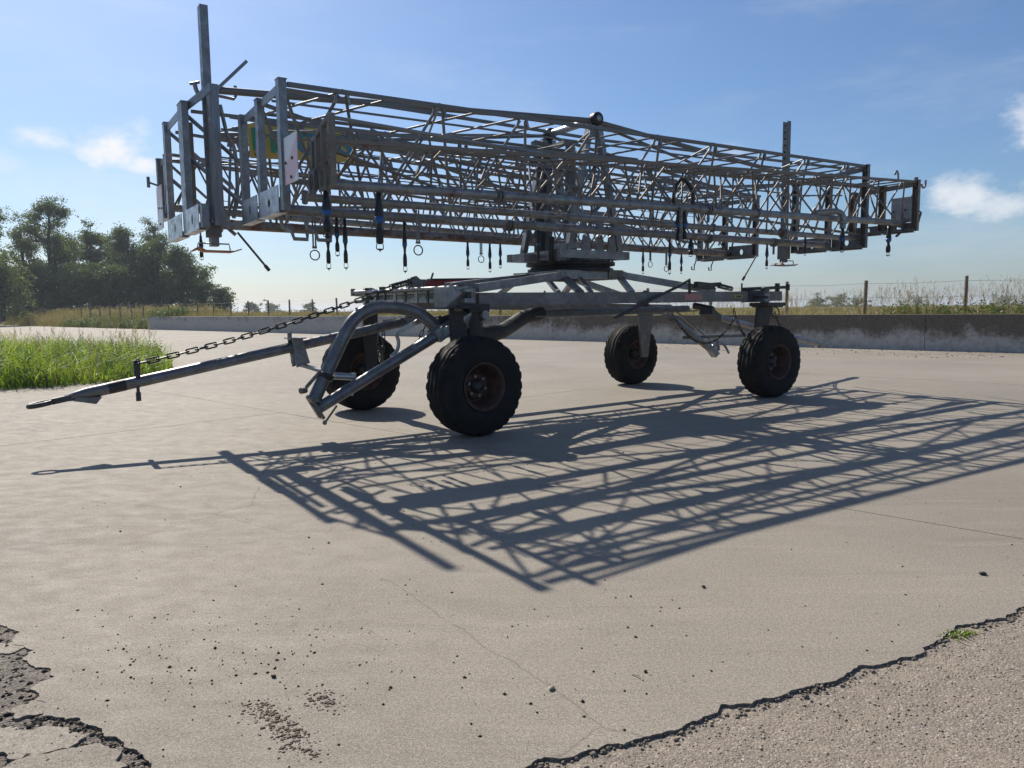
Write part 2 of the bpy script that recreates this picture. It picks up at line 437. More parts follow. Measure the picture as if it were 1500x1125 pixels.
# ------------------------------------------------------------------ the setting
WA = Vector((0.73, 30.77, 0)); WD = Vector((math.cos(R(-43.3)), math.sin(R(-43.3)), 0)); WN = Vector((-WD.y, WD.x, 0))
def W(x, y, z=0): return WA + WD * x + WN * y + Vector((0, 0, z))
def fractal(pts, amp, lev, rs):
    pts = [np.array(q, float) for q in pts]
    for k in range(lev):
        out = []
        for a, b in zip(pts[:-1], pts[1:]):
            d = b - a; n = np.array([-d[1], d[0]]); L = np.linalg.norm(d) + 1e-9
            out += [a, (a + b) / 2 + n / L * rs.normal() * min(L, .6) * amp]
        pts = out + [pts[-1]]
    return pts
rs = np.random.default_rng(3)
crack = [(0.02, 1.91), (0.08, 1.96), (0.28, 2.02), (0.5, 2.1), (0.58, 2.16), (0.75, 2.23), (0.96, 2.33), (1.09, 2.38), (1.31, 2.49), (1.53, 2.62), (1.67, 2.73), (1.86, 2.82), (1.97, 2.85), (2.06, 2.93), (2.13, 2.97)]
patch = [(-2.09, 2.89), (-1.96, 2.82), (-1.8, 2.66), (-1.8, 2.59), (-1.67, 2.52), (-1.63, 2.37), (-1.52, 2.28), (-1.48, 2.2), (-1.37, 2.19), (-1.26, 2.13), (-1.16, 2.06), (-1.06, 1.99), (-1.01, 1.93)]
near = fractal([(-60, -20), (-20, -6), (-7, 1.6), (-3.6, 2.75), (-2.7, 3.0)] + patch + [(-.97, 1.7), (-.8, 1.45), (-.3, 1.4), (-.06, 1.62)] + crack + [(2.6, 3.15), (3.4, 3.5), (5.5, 4.2), (8, 4.3), (12, 3.2), (30, -14), (42, -26)], .10, 4, rs)
far = [W(46, 0), W(-100, 0)]
yard_poly = [(q[0], q[1]) for q in near] + [(q.x, q.y) for q in far]
def clip_half(poly, o, n):
    """keep the side (p-o).n >= 0"""
    out = []
    for a, b in zip(poly, poly[1:] + poly[:1]):
        da = (a[0] - o[0]) * n[0] + (a[1] - o[1]) * n[1]; db = (b[0] - o[0]) * n[0] + (b[1] - o[1]) * n[1]
        if da >= 0: out.append(a)
        if (da >= 0) != (db >= 0):
            t = da / (da - db); out.append((a[0] + (b[0] - a[0]) * t, a[1] + (b[1] - a[1]) * t))
    return out
field_mb = MB()
xs = [-900, -100, -60, -44, -40.4, -40.2, 20, 46, 900]
def fz(x, j):
    if j == 0: return -.05 if x < -40.3 else .9
    return .93 if j > 1 else (.45 if x < -40.3 else .92)
rows = [.16, 1.6, 3.6, 60, 400, 4000]
vs = [W(x, y + (0 if x > -40.3 else -.16), fz(x, j) if j < 3 else .93) for j, y in enumerate(rows) for x in xs]
n = len(xs)
field_mb.add(vs, [(j * n + i, j * n + i + 1, (j + 1) * n + i + 1, (j + 1) * n + i) for j in range(len(rows) - 1) for i in range(n - 1)], True)
tag(field_mb.build('field', 'field'), kind='structure')
g = MB(); g.add([(-400, -300, -.3), (400, -300, -.3), (400, 700, -.3), (-400, 700, -.3)], [(0, 1, 2, 3)])
tag(g.build('ground', 'field'), kind='structure')
# aprons just below the yard, next to the photographer
def sheet(name, x0, x1, y0, y1, zb, mat, nx, ny, amp):
    X, Y = np.meshgrid(np.linspace(x0, x1, nx), np.linspace(y0, y1, ny)); Z = np.zeros_like(X)
    for k, (fx, fy) in enumerate(((1.3, 2.1), (3.7, 2.9), (7.1, 8.3), (15, 13))): Z += np.sin(X * fx + k + Y * 1.7) * np.cos(Y * fy + 2 * k) / (1.6 ** k)
    v = np.stack([X.ravel(), Y.ravel(), zb + Z.ravel() * amp], 1)
    i = np.arange(nx * ny).reshape(ny, nx); f = np.stack([i[:-1, :-1].ravel(), i[:-1, 1:].ravel(), i[1:, 1:].ravel(), i[1:, :-1].ravel()], 1)
    return ob(name, npmesh(name, v, f, mat, True))
tag(sheet('aggregate_apron', -.45, 9, -6, 6.5, -.011, 'aggregate', 120, 120, .0022), kind='structure')
tag(sheet('broken_asphalt_patch', -9.5, -.46, -6, 4.2, -.010, 'asphalt', 120, 120, .003), kind='structure')
# yard: cast slabs with thin joints
yard = empty('concrete_yard'); tag(yard, kind='structure')
STEP_N, STEP_A = 4.55, 9.0
N0 = -.05 - STEP_N * 4                        # strips measured from the wall line
k = 0
for i in range(-1, 6):
    y1 = -.02 - i * STEP_N; y0 = y1 - STEP_N
    if i < 0: continue
    for j in range(-19, 9):
        x0 = j * STEP_A + (i % 2) * 1.3 + 3.2; x1 = x0 + STEP_A
        gp = .003
        poly = list(yard_poly)
        for o, nn in ((W(x0 + gp, 0), WD), (W(x1 - gp, 0), -WD), (W(0, y0 + gp), WN), (W(0, y1 - gp), -WN)):
            poly = clip_half(poly, (o.x, o.y), (nn.x, nn.y))
            if len(poly) < 3: break
        if len(poly) < 3: continue
        q = [poly[0]]
        for pnt in poly[1:]:
            if abs(pnt[0] - q[-1][0]) + abs(pnt[1] - q[-1][1]) > 2e-3: q.append(pnt)
        if len(q) < 3: continue
        dz = rs.uniform(-.0015, .0015)
        mb = MB(); n_ = len(q)
        mb.add([(a, b, dz) for a, b in q], [tuple(range(n_))])
        mb.add([(a, b, dz) for a, b in q] + [(a, b, -.09) for a, b in q], [(t, n_ + t, n_ + (t + 1) % n_, (t + 1) % n_) for t in range(n_)])
        me = mb.mesh('slab', 'concrete'); me.materials.append(M['edge'])
        for pi, pl in enumerate(me.polygons):
            if pi: pl.material_index = 1
        ob('slab', me, yard)
jf = MB(); jf.add([W(-100, -.02, -.02), W(44, -.02, -.02), W(44, -27, -.06), W(-100, -27, -.06)], [(3, 2, 1, 0)])
# flakes of the old topping left in the broken patch
for pts, dz in (([(-1.62, 2.16), (-1.5, 2.13), (-1.36, 2.14), (-1.28, 2.09), (-1.3, 2.03), (-1.42, 1.98), (-1.52, 2.02), (-1.6, 2.08)], .0),
                ([(-1.31, 2.02), (-1.22, 2.05), (-1.13, 2.0), (-1.08, 1.94), (-1.12, 1.86), (-1.3, 1.84), (-1.44, 1.9), (-1.42, 1.96)], .002),
                ([(-1.98, 2.72), (-1.9, 2.76), (-1.84, 2.7), (-1.87, 2.64), (-1.97, 2.65)], .001),
                ([(-1.56, 2.33), (-1.5, 2.27), (-1.49, 2.22), (-1.56, 2.19), (-1.62, 2.24)], .001)):
    q = fractal(pts + [pts[0]], .12, 3, rs)[:-1]
    mb = MB(); mb.prism([(a, b, -.020) for a, b in q][::1], (0, 0, .017 + dz)); ob('concrete_flake', mb.mesh('concrete_flake', 'concrete'), yard)

# retaining wall of cast panels
wall = empty('concrete_wall', WA, R(-43.3))
tag(wall, 'long low grey concrete retaining wall with dark stains behind the yard', 'wall')
x = -40.3
while x < 40:
    mb = MB(); L = 6.89; h = 1.0 + rs.uniform(-.006, .006); t0 = rs.uniform(-.004, .004)
    bv = .012
    prof = [(0, -.1), (0, h - bv), (bv, h), (.2 - bv, h), (.2, h - bv), (.2, -.1)]
    mb.prism([(x + .006, a + t0 - .02, b) for a, b in prof], (L - .012, 0, 0))
    mb.build('wall_panel', 'wall', wall); x += 6.89
# fence on the bank behind the wall
fence = empty('wire_fence', WA, R(-43.3))
tag(fence, 'wooden post and thin wire fence in the tall grass behind the wall', 'fence')
fx = [-60.0 + 2.6 * i for i in range(38)]
fx = [10.35 if abs(q - 10.4) < .9 else (12.8 if abs(q - 13) < .9 else (15.5 if abs(q - 15.6) < .9 else q)) for q in fx]
for q in fx:
    t = rs.uniform(-.03, .03, 2); mb = MB()
    top = 2.02 + rs.uniform(-.05, .06); rr = .055 + rs.uniform(-.008, .008)
    mb.tube([(q, 1.2, .6), (q + t[0], 1.2 + t[1], top - .02), (q + t[0], 1.2 + t[1], top)], [rr, rr * .94, rr * .8], 9)
    mb.build('post', 'post', fence)
for hz_ in (1.93, 1.5):
    mb = MB(); pts = []
    for a, b in zip(fx[:-1], fx[1:]): pts += [(a, 1.14, hz_), ((a + b) / 2, 1.14, hz_ - .03)]
    mb.tube(pts, .004, 4, False); mb.build('wire', 'wire', fence)

# ---- grasses
def blades(pos, h, w, bend, segs=3, az=None, lean=None):
    N = len(pos); az = rng.uniform(0, 2 * np.pi, N) if az is None else az
    d = np.stack([np.cos(az), np.sin(az), np.zeros(N)], 1)
    fa = az + rng.uniform(.6, 2.5, N); s = np.stack([np.cos(fa), np.sin(fa), np.zeros(N)], 1)
    V = []
    for k in range(segs + 1):
        t = k / segs
        c = pos + d * (bend * h * t ** 2)[:, None] + np.array([0, 0, 1.]) * (h * (t - .25 * bend * t ** 2.))[:, None]
        ww = (w * (1 - t) ** .6 * .5 + .0006)[:, None]
        V += [c - s * ww, c + s * ww]
    V = np.stack(V, 1); F = []
    base = np.arange(N) * (2 * (segs + 1))
    for k in range(segs): F.append(np.stack([base + 2 * k, base + 2 * k + 1, base + 2 * k + 3, base + 2 * k + 2], 1))
    tip = pos + d * (bend * h)[:, None] + np.array([0, 0, 1.]) * (h * (1 - .25 * bend))[:, None]
    return V.reshape(-1, 3), np.concatenate(F), tip
def heads(tip, n, L, w, up=.8):
    """feathery seed heads: a few little leaflets under each tip"""
    N = len(tip); V, F = [], []
    for k in range(n):
        a = rng.uniform(0, 2 * np.pi, N); b = rng.uniform(0, 2 * np.pi, N)
        o = tip - np.array([0, 0, 1.]) * (L * (k / n))[:, None]
        d = np.stack([np.cos(a) * .5, np.sin(a) * .5, np.full(N, up)], 1) * (L * .45)[:, None]
        s = np.stack([np.cos(b), np.sin(b), np.zeros(N)], 1) * (w * .5)[:, None]
        V.append(np.stack([o, o + d * .5 + s, o + d, o + d * .5 - s], 1)); 
    V = np.stack(V, 1).reshape(-1, 3)
    return V, np.arange(len(V)).reshape(-1, 4)
def merge(parts):
    V, F, o = [], [], 0
    for v, f in parts: V.append(v); F.append(f + o); o += len(v)
    return np.concatenate(V), np.concatenate(F)
def inpoly(P, poly):
    x, y = P[:, 0], P[:, 1]; c = np.zeros(len(P), bool); j = len(poly) - 1
    for i in range(len(poly)):
        xi, yi = poly[i]; xj, yj = poly[j]
        c ^= ((yi > y) != (yj > y)) & (x < (xj - xi) * (y - yi) / (yj - yi + 1e-12) + xi); j = i
    return c
def scatter(poly, N):
    a = np.array(poly); lo, hi = a.min(0), a.max(0); out = np.zeros((0, 2))
    while len(out) < N:
        q = rng.uniform(lo, hi, (N * 2, 2)); out = np.concatenate([out, q[inpoly(q, poly)]])
    return out[:N]
def z0(P, z): return np.concatenate([P, np.full((len(P), 1), z)], 1)
mound = [(-16, 11.4), (-10, 11.9), (-8.6, 12.3), (-7.75, 12.7), (-7.3, 13.5), (-7.2, 14.6), (-7.35, 15.8), (-7.9, 17.2), (-9.2, 19), (-12, 20.5), (-20, 22), (-22, 14)]
P = scatter(mound, 38000)
ed = np.clip(np.minimum((P[:, 1] - (11.3 + .0 * P[:, 0])), (-7.0 - P[:, 0])), 0, 2.2) / 2.2
cl = .5 + .5 * np.sin(P[:, 0] * 2.3 + 1.7 * np.sin(P[:, 1] * 1.9)) * np.cos(P[:, 1] * 2.6)
lf = .5 + .5 * np.sin(P[:, 0] * .9 + 1.1 * np.sin(P[:, 1] * .7)) * np.sin(P[:, 1] * .8 + 1)
h = (.12 + .42 * ed ** .7 + .2 * cl + .26 * lf * ed) * rng.uniform(.35, 1.15, len(P))
v, f, tip = blades(z0(P, .0), h, rng.uniform(.010, .026, len(P)), rng.uniform(.2, 1.5, len(P)), 4)
tag(ob('grass_clump', npmesh('grass_clump', v, f, 'grass')), 'lush green grass tussock growing on the left of the yard', 'grass', kind='stuff')
P = scatter([(-16, 11.9), (-9, 12.6), (-7.6, 13.1), (-7.2, 14.6), (-7.5, 16), (-9.2, 18.6), (-16, 20)], 260)
h = rng.uniform(.7, 1.02, len(P))
v, f, tip = blades(z0(P, 0), h, np.full(len(P), .005), rng.uniform(.1, .4, len(P)), 3)
tag(ob('seed_stalks', npmesh('seed_stalks', *merge([(v, f), heads(tip, 9, rng.uniform(.12, .24, len(P)), np.full(len(P), .012))]), 'straw')), 'thin brownish seed stalks standing above the green tussock', 'grass', kind='stuff')
P = scatter(mound, 2200)
v, f, tip = blades(z0(P, 0), rng.uniform(.25, .75, len(P)), rng.uniform(.006, .014, len(P)), rng.uniform(.2, 1.3, len(P)), 4)
tag(ob('dead_grass', npmesh('dead_grass', v, f, 'straw')), 'dead yellow blades mixed through the green tussock', 'grass', kind='stuff')
P = scatter([(-16, 11.5), (-9, 12.2), (-7.5, 12.9), (-7.2, 14.6), (-7.5, 16), (-9.2, 18.6), (-16, 20)], 1400)
v, f, tip = blades(z0(P, 0), rng.uniform(.35, .7, len(P)), np.full(len(P), .012), rng.uniform(.1, .5, len(P)), 3)
tag(ob('broad_weeds', npmesh('broad_weeds', *merge([(v, f)] + [heads(tip - np.array([0, 0, q]), 3, rng.uniform(.1, .2, len(P)), np.full(len(P), .05), .3) for q in (0, .12, .24)]), 'grass_dark')), 'darker broad leaved weeds mixed into the green tussock', 'weeds', kind='stuff')
# bank behind the wall (coordinates along the wall)
def bank(N, x0, x1, y0, y1, hlo, hhi, wdt, bendhi, mat, name, label, hd=None, zf=None, pw=1.0):
    X = x0 + (x1 - x0) * rng.uniform(0, 1, N) ** pw; Y = rng.uniform(y0, y1, N)
    clump = .5 + .5 * np.sin(X * 1.1 + 2 * np.sin(X * .37)) * np.sin(Y * 1.3 + X * .5)
    keep = rng.uniform(0, 1, N) < .35 + .65 * clump; X, Y = X[keep], Y[keep]; clump = clump[keep]
    Z = np.where(X > -40.3, .9, np.clip((Y) / 3.4, 0, 1) * .93) if zf is None else np.full(len(X), zf)
    P = np.array(WA)[None] + X[:, None] * np.array(WD) + Y[:, None] * np.array(WN); P[:, 2] = Z
    h = rng.uniform(hlo, hhi, len(X)) * (.6 + .5 * clump)
    v, f, tip = blades(P, h, rng.uniform(.6, 1.3, len(X)) * wdt, rng.uniform(.05, bendhi, len(X)), 3)
    parts = [(v, f)]
    if hd: parts.append(heads(tip, hd[0], rng.uniform(.6, 1.3, len(X)) * hd[1], np.full(len(X), hd[2]), hd[3]))
    return tag(ob(name, npmesh(name, *merge(parts), mat)), label, 'grass', kind='stuff')
bank(15000, -38, 30, .25, 1.6, .14, .34, .014, .9, 'straw_green', 'bank_grass', 'short mixed green and yellow grass on top of the concrete wall')
bank(4200, 4, 26, .3, 3.2, .4, 1.12, .0045, .4, 'straw', 'dry_grass', 'tall dry straw coloured grass above the wall on the right', (6, .17, .010, .9))
bank(5000, -38, 2, .3, 3.0, .2, .5, .010, .4, 'straw', 'bank_straw', 'dry grass on the bank behind the middle of the wall', (5, .16, .02, .9))
bank(700, 13.5, 26, .3, 2.6, .15, .5, .02, .3, 'grass_dark', 'nettles', 'green nettles and weeds above the wall at the right edge', (7, .45, .07, .35))
bank(90, 12, 24, .4, 2.0, .5, .85, .009, .2, 'sorrel', 'dock_stalks', 'brown dock stalks among the nettles above the wall', (8, .22, .02, .9))
bank(9000, -85, -39, .1, 7, .5, 1.1, .03, .5, 'straw', 'field_edge_straw', 'tall dry grass along the field edge on the far left', (4, .25, .05, .9))
bank(9000, -85, -34, .0, 5, .35, .8, .04, .7, 'straw_green', 'field_edge_grass', 'mixed green grass at the foot of the bank on the far left')
bank(1500, -62, -36, -.1, 2.2, .4, .9, .07, .5, 'leaf_mid', 'field_edge_weeds', 'dark green weeds beside the far end of the wall', (5, .5, .2, .3))
bank(26000, -90, 60, 4, 45, .14, .32, .04, .5, 'straw', 'field_crop', 'dry pale crop grass covering the field behind the wall', (3, .2, .05, .9), .9)

# ---- trees
def tree(x, y, zb, H, rx, mat, nl, label, lean=0, bare=.22, seed=0, ls=.26, name='tree'):
    rt_ = np.random.default_rng(seed); t = empty(name, (x, y, zb)); mb = MB(); tips = []
    def limb(p0, d, L, r0, depth):
        pts = [p0]; rad = [r0]; dd = Vector(d)
        ns = 4
        for k in range(ns):
            dd = (dd + Vector(rt_.normal(0, .16, 3)) + Vector((0, 0, .08))).normalized(); pts.append(pts[-1] + dd * L / ns); rad.append(r0 * (1 - .7 * (k + 1) / ns))
        mb.tube(pts, rad, 6 if depth < 2 else 4, False)
        if depth >= 2:
            tips.extend(pts[2:]); return
        for k in range(4 if depth == 0 else 3):
            i = rt_.integers(1, ns + 1); a = rt_.uniform(0, 6.28); s = Vector((math.cos(a), math.sin(a), rt_.uniform(.0, .7)))
            limb(pts[i], (dd * .5 + s).normalized(), L * rt_.uniform(.5, .75), rad[i] * .7, depth + 1)
        tips.append(pts[-1])
    top = Vector((lean, 0, H * .93)); n_ = 9; tr = [Vector((0, 0, -.2))]
    for k in range(1, n_ + 1):
        q = k / n_; tr.append(Vector((lean * q + rt_.normal(0, .1), rt_.normal(0, .1), H * .95 * q)))
    r0 = .028 * H
    mb.tube(tr, [r0 * (1 - .88 * k / n_) + .02 for k in range(n_ + 1)], 8, False)
    for k in range(2, n_ + 1):
        for q in range(3 if k < n_ else 1):
            hh = k / n_
            prof = math.sin(min(1, max(.08, (hh - bare) / (1 - bare))) ** .75 * math.pi * .94) ** .7
            if hh < bare: continue
            a = rt_.uniform(0, 6.28); L = rx * prof * rt_.uniform(.55, 1.05) * .62 + .25
            limb(tr[k], Vector((math.cos(a), math.sin(a), rt_.uniform(.1, .6))).normalized(), L, r0 * (1 - .8 * hh) * .5, 0 if L > 1.2 else 1)
        tips.append(tr[k]) if k / n_ > .6 else None
    mb.build('trunk', 'bark', t)
    if bare < .13:
        ng = int(len(tips) * (.5 if H < 7.5 else .16)); aa = rt_.uniform(0, 6.28, ng); rr_ = rx * .85 * np.sqrt(rt_.uniform(.05, 1, ng))
        tips += [Vector((math.cos(q) * w_, math.sin(q) * w_, zz_)) for q, w_, zz_ in zip(aa, rr_, rt_.uniform(.1, H * .5, ng))]
    T = np.array([tuple(q) for q in tips]); idx = rt_.integers(0, len(T), nl // 26)
    ctr = T[idx] + rt_.normal(0, .22, (len(idx), 3)); cr = rt_.uniform(.18, .48, len(idx)) * (rx / 3.2) ** .5
    c = np.repeat(ctr, 26, 0) + rt_.normal(0, 1, (len(idx) * 26, 3)) * np.repeat(cr, 26)[:, None] * np.array([1, 1, .62])
    n2 = len(c); a = rt_.normal(0, 1, (n2, 3)); a /= np.linalg.norm(a, axis=1)[:, None]; b = np.cross(a, rt_.normal(0, 1, (n2, 3))); b /= np.linalg.norm(b, axis=1)[:, None]
    s = rt_.uniform(.5, 1.15, n2)[:, None] * ls
    V = np.stack([c - a * s * .5, c + b * s * .32, c + a * s * .5, c - b * s * .32], 1).reshape(-1, 3)
    ob('crown', npmesh('crown', V, np.arange(len(V)).reshape(-1, 4), mat), t)
    return tag(t, label, 'tree', 'trees beyond the yard on the left')
def tp(px, D): return ((px - 750) / 1083 * D * 1.0, D)
TR = [(-22, 74, 13.6, 3.6, 'leaf_mid', 16000, 'tall leafy tree cut by the left edge of the picture', .3, .25),
      (10, 66, 5.2, 2.6, 'leaf_light', 9000, 'low pale green bush below the tree at the left edge', 0, .05),
      (44, 84, 9.5, 2.6, 'leaf_mid', 9000, 'slim tree with visible trunks between the left edge and the tallest tree', 0, .3),
      (84, 80, 12.2, 3.6, 'leaf_mid', 15000, 'tall airy tree with a rounded crown and bare stem, second from left', .2, .26),
      (108, 90, 9.6, 2.8, 'leaf_dark', 9000, 'dark tree filling in behind the tall airy tree', 0, .15),
      (142, 84, 9.8, 2.9, 'leaf_mid', 13000, 'rounded mid green tree left of the dense dark tree', 0, .12),
      (168, 92, 9.8, 2.8, 'leaf_dark', 10000, 'narrow dark tree in the middle of the row', 0, .12),
      (198, 82, 9.2, 3.1, 'leaf_dark', 17000, 'dense dark tree in the right half of the row', 0, .06),
      (232, 92, 11.4, 2.2, 'leaf_mid', 8000, 'thin airy tree poking up above the dense dark trees', .2, .2),
      (238, 80, 7.7, 3.0, 'leaf_dark', 16000, 'dense dark rounded tree right of the thin airy one', 0, .04),
      (272, 78, 6.8, 2.6, 'leaf_dark', 13000, 'dark tree sloping down towards the right end of the row', 0, .04),
      (300, 82, 4.9, 2.3, 'leaf_mid', 10000, 'lighter green small tree near the right end of the row', 0, .04),
      (327, 80, 2.6, 1.6, 'leaf_mid', 5000, 'lowest bush at the right end of the tree row', 0, .03),
      (60, 76, 4.6, 3.4, 'leaf_dark', 12000, 'dark undergrowth bush below the tall airy tree', 0, .03),
      (125, 76, 4.4, 3.4, 'leaf_dark', 12000, 'dark undergrowth bush below the rounded mid green tree', 0, .03),
      (172, 76, 4.4, 3.2, 'leaf_dark', 12000, 'dark undergrowth bush below the narrow dark tree', 0, .03)]
TR += [(px, D, H, 3.2, m, 9000, lab, 0, .02) for px, D, H, m, lab in (
    (-10, 78, 4.0, 'leaf_dark', 'dark hedge bush at the foot of the leftmost tree'), (28, 80, 4.4, 'leaf_dark', 'dark hedge bush between the leftmost tree and the tall airy one'),
    (95, 84, 5.2, 'leaf_dark', 'dark hedge bush behind the stem of the tall airy tree'), (150, 86, 5.4, 'leaf_dark', 'dark hedge bush under the middle of the row'),
    (215, 84, 5.0, 'leaf_dark', 'dark hedge bush at the foot of the dense dark trees'), (255, 84, 4.6, 'leaf_dark', 'dark hedge bush low in the right part of the row'))]
for i, (px, D, H, rx, mat, nl, lab, ln, br) in enumerate(TR):
    D, H, rx = D * 1.27, H * 1.33, rx * 1.27; X, Y = tp(px, D); tree(X, Y, .75, H, rx, mat, nl, lab, ln, br, 100 + i, ls=.28, name='bush' if H < 7.4 else 'tree')
FT = [(372, 260, 2.6, 3.0, 'grey green rounded tree far across the field, left of the fence'), (455, 300, 2.4, 3.6, 'small far tree across the field behind the chain'), (400, 330, 1.6, 6.0, 'low far bush across the field between the two rounded ones'),
      (1195, 300, 1.2, 6, 'far low tree on the horizon behind the rear wheel'), (1225, 300, 1.2, 7, 'far hedge tree on the horizon left of the fence post'), (1256, 310, 1.1, 6, 'far hedge tree on the horizon behind the fence post'), (1345, 420, 1.6, 9, 'far faint tree on the horizon between the two right fence posts'), (1470, 430, 1.6, 10, 'far faint tree on the horizon by the right edge')]
for i, (px, D, H, rx, lab) in enumerate(FT):
    X, Y = tp(px, D); o = tree(X, Y, .8, H, rx, 'leaf_mid', 2200, lab, 0, .02, 300 + i, .7, name='distant_tree'); o['group'] = 'far trees on the horizon'

# ------------------------------------------------------------------ the irrigation boom trailer
BO = Vector((0.78, 9.79, 0)); YC, YB = 36.4, 34.5
rig = empty('irrigation_boom', BO, R(YC))
tag(rig, 'folded galvanised lattice irrigation boom on a four wheeled trailer chassis', 'irrigation boom')
cb, sb = math.cos(R(YB - YC)), math.sin(R(YB - YC))
def B(u, v, w): return Vector((u * cb - v * sb, u * sb + v * cb, w))      # boom axes -> trailer axes
U, V3, Z3 = B(1, 0, 0), B(0, 1, 0), Vector((0, 0, 1))
def unit_tube(n):
    return MB().tube([(0, 0, -.5), (0, 0, .5)], 1., n).v, MB().tube([(0, 0, -.5), (0, 0, .5)], 1., n).f
_shared = {}
def shared(kind, mat):
    if (kind, mat) not in _shared:
        mb = MB()
        if kind == 'rod': mb.tube([(0, 0, -.5), (0, 0, .5)], 1., 8)
        else: mb.box((0, 0, 0), (1, 1, 1))
        _shared[(kind, mat)] = mb.mesh(kind, mat)
    return _shared[(kind, mat)]
def strut(name, p0, p1, a, mat, parent, kind='rod', b=None, upv=None):
    p0, p1 = Vector(p0), Vector(p1); d = p1 - p0; L = d.length; t = d / L
    u = Vector(upv) if upv else (Vector((0, 0, 1)) if abs(t.z) < .95 else U)
    s = t.cross(u).normalized(); u = s.cross(t)
    m = Matrix((s * a, u * (b or a), t * L)).transposed().to_4x4(); m.translation = (p0 + p1) / 2
    return ob(name, shared(kind, mat), parent, m)
lerp = lambda a, b, t: a + (b - a) * t

def flange(mb, c, ax, r, th=.022, n=20):
    c = Vector(c); ax = Vector(ax).normalized()
    mb.lathe([(r * .45, -th / 2), (r, -th / 2), (r, th / 2), (r * .45, th / 2)], c, ax, n, False)
    e1 = ax.orthogonal().normalized(); e2 = ax.cross(e1)
    for k in range(6):
        a = k * math.pi / 3; q = c + (e1 * math.cos(a) + e2 * math.sin(a)) * r * .8
        mb.tube([q - ax * th * 1.1, q + ax * th * 1.1], r * .1, 6)

def truss(uL, uR, near, far_, pipe, pr, nb, cw, ch, br, mats, name='boom_truss', label=None, bent=False, lace=True, both=True):
    """inverted triangle: water pipe below, two flat chords above. near/far/pipe = (vL, zL, vR, zR)"""
    mp, mc, mbz = mats
    P = lambda q, u: B(u, lerp(q[0], q[2], (u - uL) / (uR - uL)), lerp(q[1], q[3], (u - uL) / (uR - uL)))
    mb = MB(); mb.tube([P(pipe, lerp(uL, uR, k / 6)) for k in range(7)], pr, 14)
    flange(mb, P(pipe, uL), U, pr * 1.7); flange(mb, P(pipe, uR), U, pr * 1.7); flange(mb, P(pipe, lerp(uL, uR, .62)), U, pr * 1.5)
    t = mb.build(name, mp, rig)
    if label: t['label'] = label
    chords = [near] + ([far_] if both else [])
    for c in chords: strut('top_chord', P(c, uL), P(c, uR), cw, mc, t, 'box', ch)
    du = (uR - uL) / nb
    for ci, c in enumerate(chords):
        for k in range(nb):
            u0, u1, u2 = uL + k * du, uL + (k + .5) * du, uL + (k + 1) * du
            sh = .04 if ci else 0.
            for a, b in ((u0 + .05 + sh, u1 - .03), (u2 - .05 - sh, u1 + .03)):
                a = min(max(a, uL + .03), uR - .03)
                pa, pb = P(pipe, a), P(c, b)
                side = (P(c, a) - pa); side.z = 0
                if side.length > 1e-4: pa = pa + side.normalized() * pr * .5
                pa.z += pr * .7
                if bent: pb.z -= .03
                strut('diagonal_brace', pa, pb, br, mbz if (k + ci) % 3 else mc, t)
            if bent:
                q0, q1 = P(c, u1 - .03), P(c, u1 + .03); q0.z -= .03; q1.z -= .03
                m2 = MB(); m2.tube([q0 - U * .035 - Z3 * .07, q0 - U * .02, q0 + Z3 * .028, (q0 + q1) / 2 + Z3 * .045, q1 + Z3 * .028, q1 + U * .02, q1 + U * .035 - Z3 * .07], br * 1.02, 8)
                m2.build('brace_bend', mbz, t)
    if both and lace:
        for k in range(nb):
            strut('top_lacing', P(far_, uL + (k + .5) * du), P(near, uL + (k + 1) * du - .02), br * .8, mc, t)
            strut('top_lacing', P(near, uL + (k + .5) * du), P(far_, uL + (k + (1 if k % 2 else .0)) * du + .02), br * .85, mbz, t)
    return t, P
# inner arms either side of the turret
inner = []
for sgn, lab in ((1, 'near inner truss with a thick water pipe along its bottom'), (-1, 'far inner truss seen through the near one')):
    uL, uR = (-4.15, 4.3)
    if sgn == 1: near_, far_, pipe = (-1.48, 3.09, -1.48, 3.27), (-.32, 3.07, -.32, 3.22), (-.9, 2.165, -.9, 2.18)
    else: near_, far_, pipe = (.32, 3.22, .32, 3.07), (1.48, 3.27, 1.48, 3.09), (.9, 2.21, .9, 2.17)
    t, P_ = truss(uL, uR, near_, far_, pipe, .048 if sgn == 1 else .054, 9 if sgn == 1 else 13, .036, .034, .0142, ('pipe' if sgn == 1 else 'pipe_red', 'galv_dirty', 'galv'), 'inner_truss', lab, bent=True)
    inner.append(t)
# folded outer sections, tapering to their tips
outer = []
t, P_ = truss(-3.95, 4.84, (-1.95, 2.58, -1.95, 3.03), (-1.68, 2.62, -1.42, 3.0), (-1.76, 2.275, -1.76, 2.46), .043, 13, .034, .03, .0112, ('pipe', 'brown', 'brown'), 'outer_truss', 'near outer truss with brown stained chords folded alongside')
outer.append(t)
t, P_ = truss(-4.5, 3.95, (1.45, 3.0, 1.68, 2.62), (1.95, 3.03, 1.95, 2.58), (1.76, 2.46, 1.76, 2.275), .043, 13, .034, .03, .0112, ('pipe', 'brown', 'brown'), 'outer_truss', 'far outer truss folded along the far side')
outer.append(t)
t, P_ = truss(-4.0, 4.3, (-1.62, 2.75, -1.62, 2.96), (0, 0, 0, 0), (-1.38, 2.215, -1.38, 2.24), .036, 12, .03, .026, .0105, ('pipe', 'galv_dirty', 'galv_dirty'), 'tip_truss', 'flat single chord truss between the two near trusses', both=False)
outer.append(t)
t, P_ = truss(-4.3, 4.0, (1.62, 2.96, 1.62, 2.75), (0, 0, 0, 0), (1.38, 2.24, 1.38, 2.215), .036, 12, .03, .026, .0105, ('pipe', 'galv_dirty', 'galv_dirty'), 'tip_truss', 'flat single chord truss between the two far trusses', both=False)
outer.append(t)
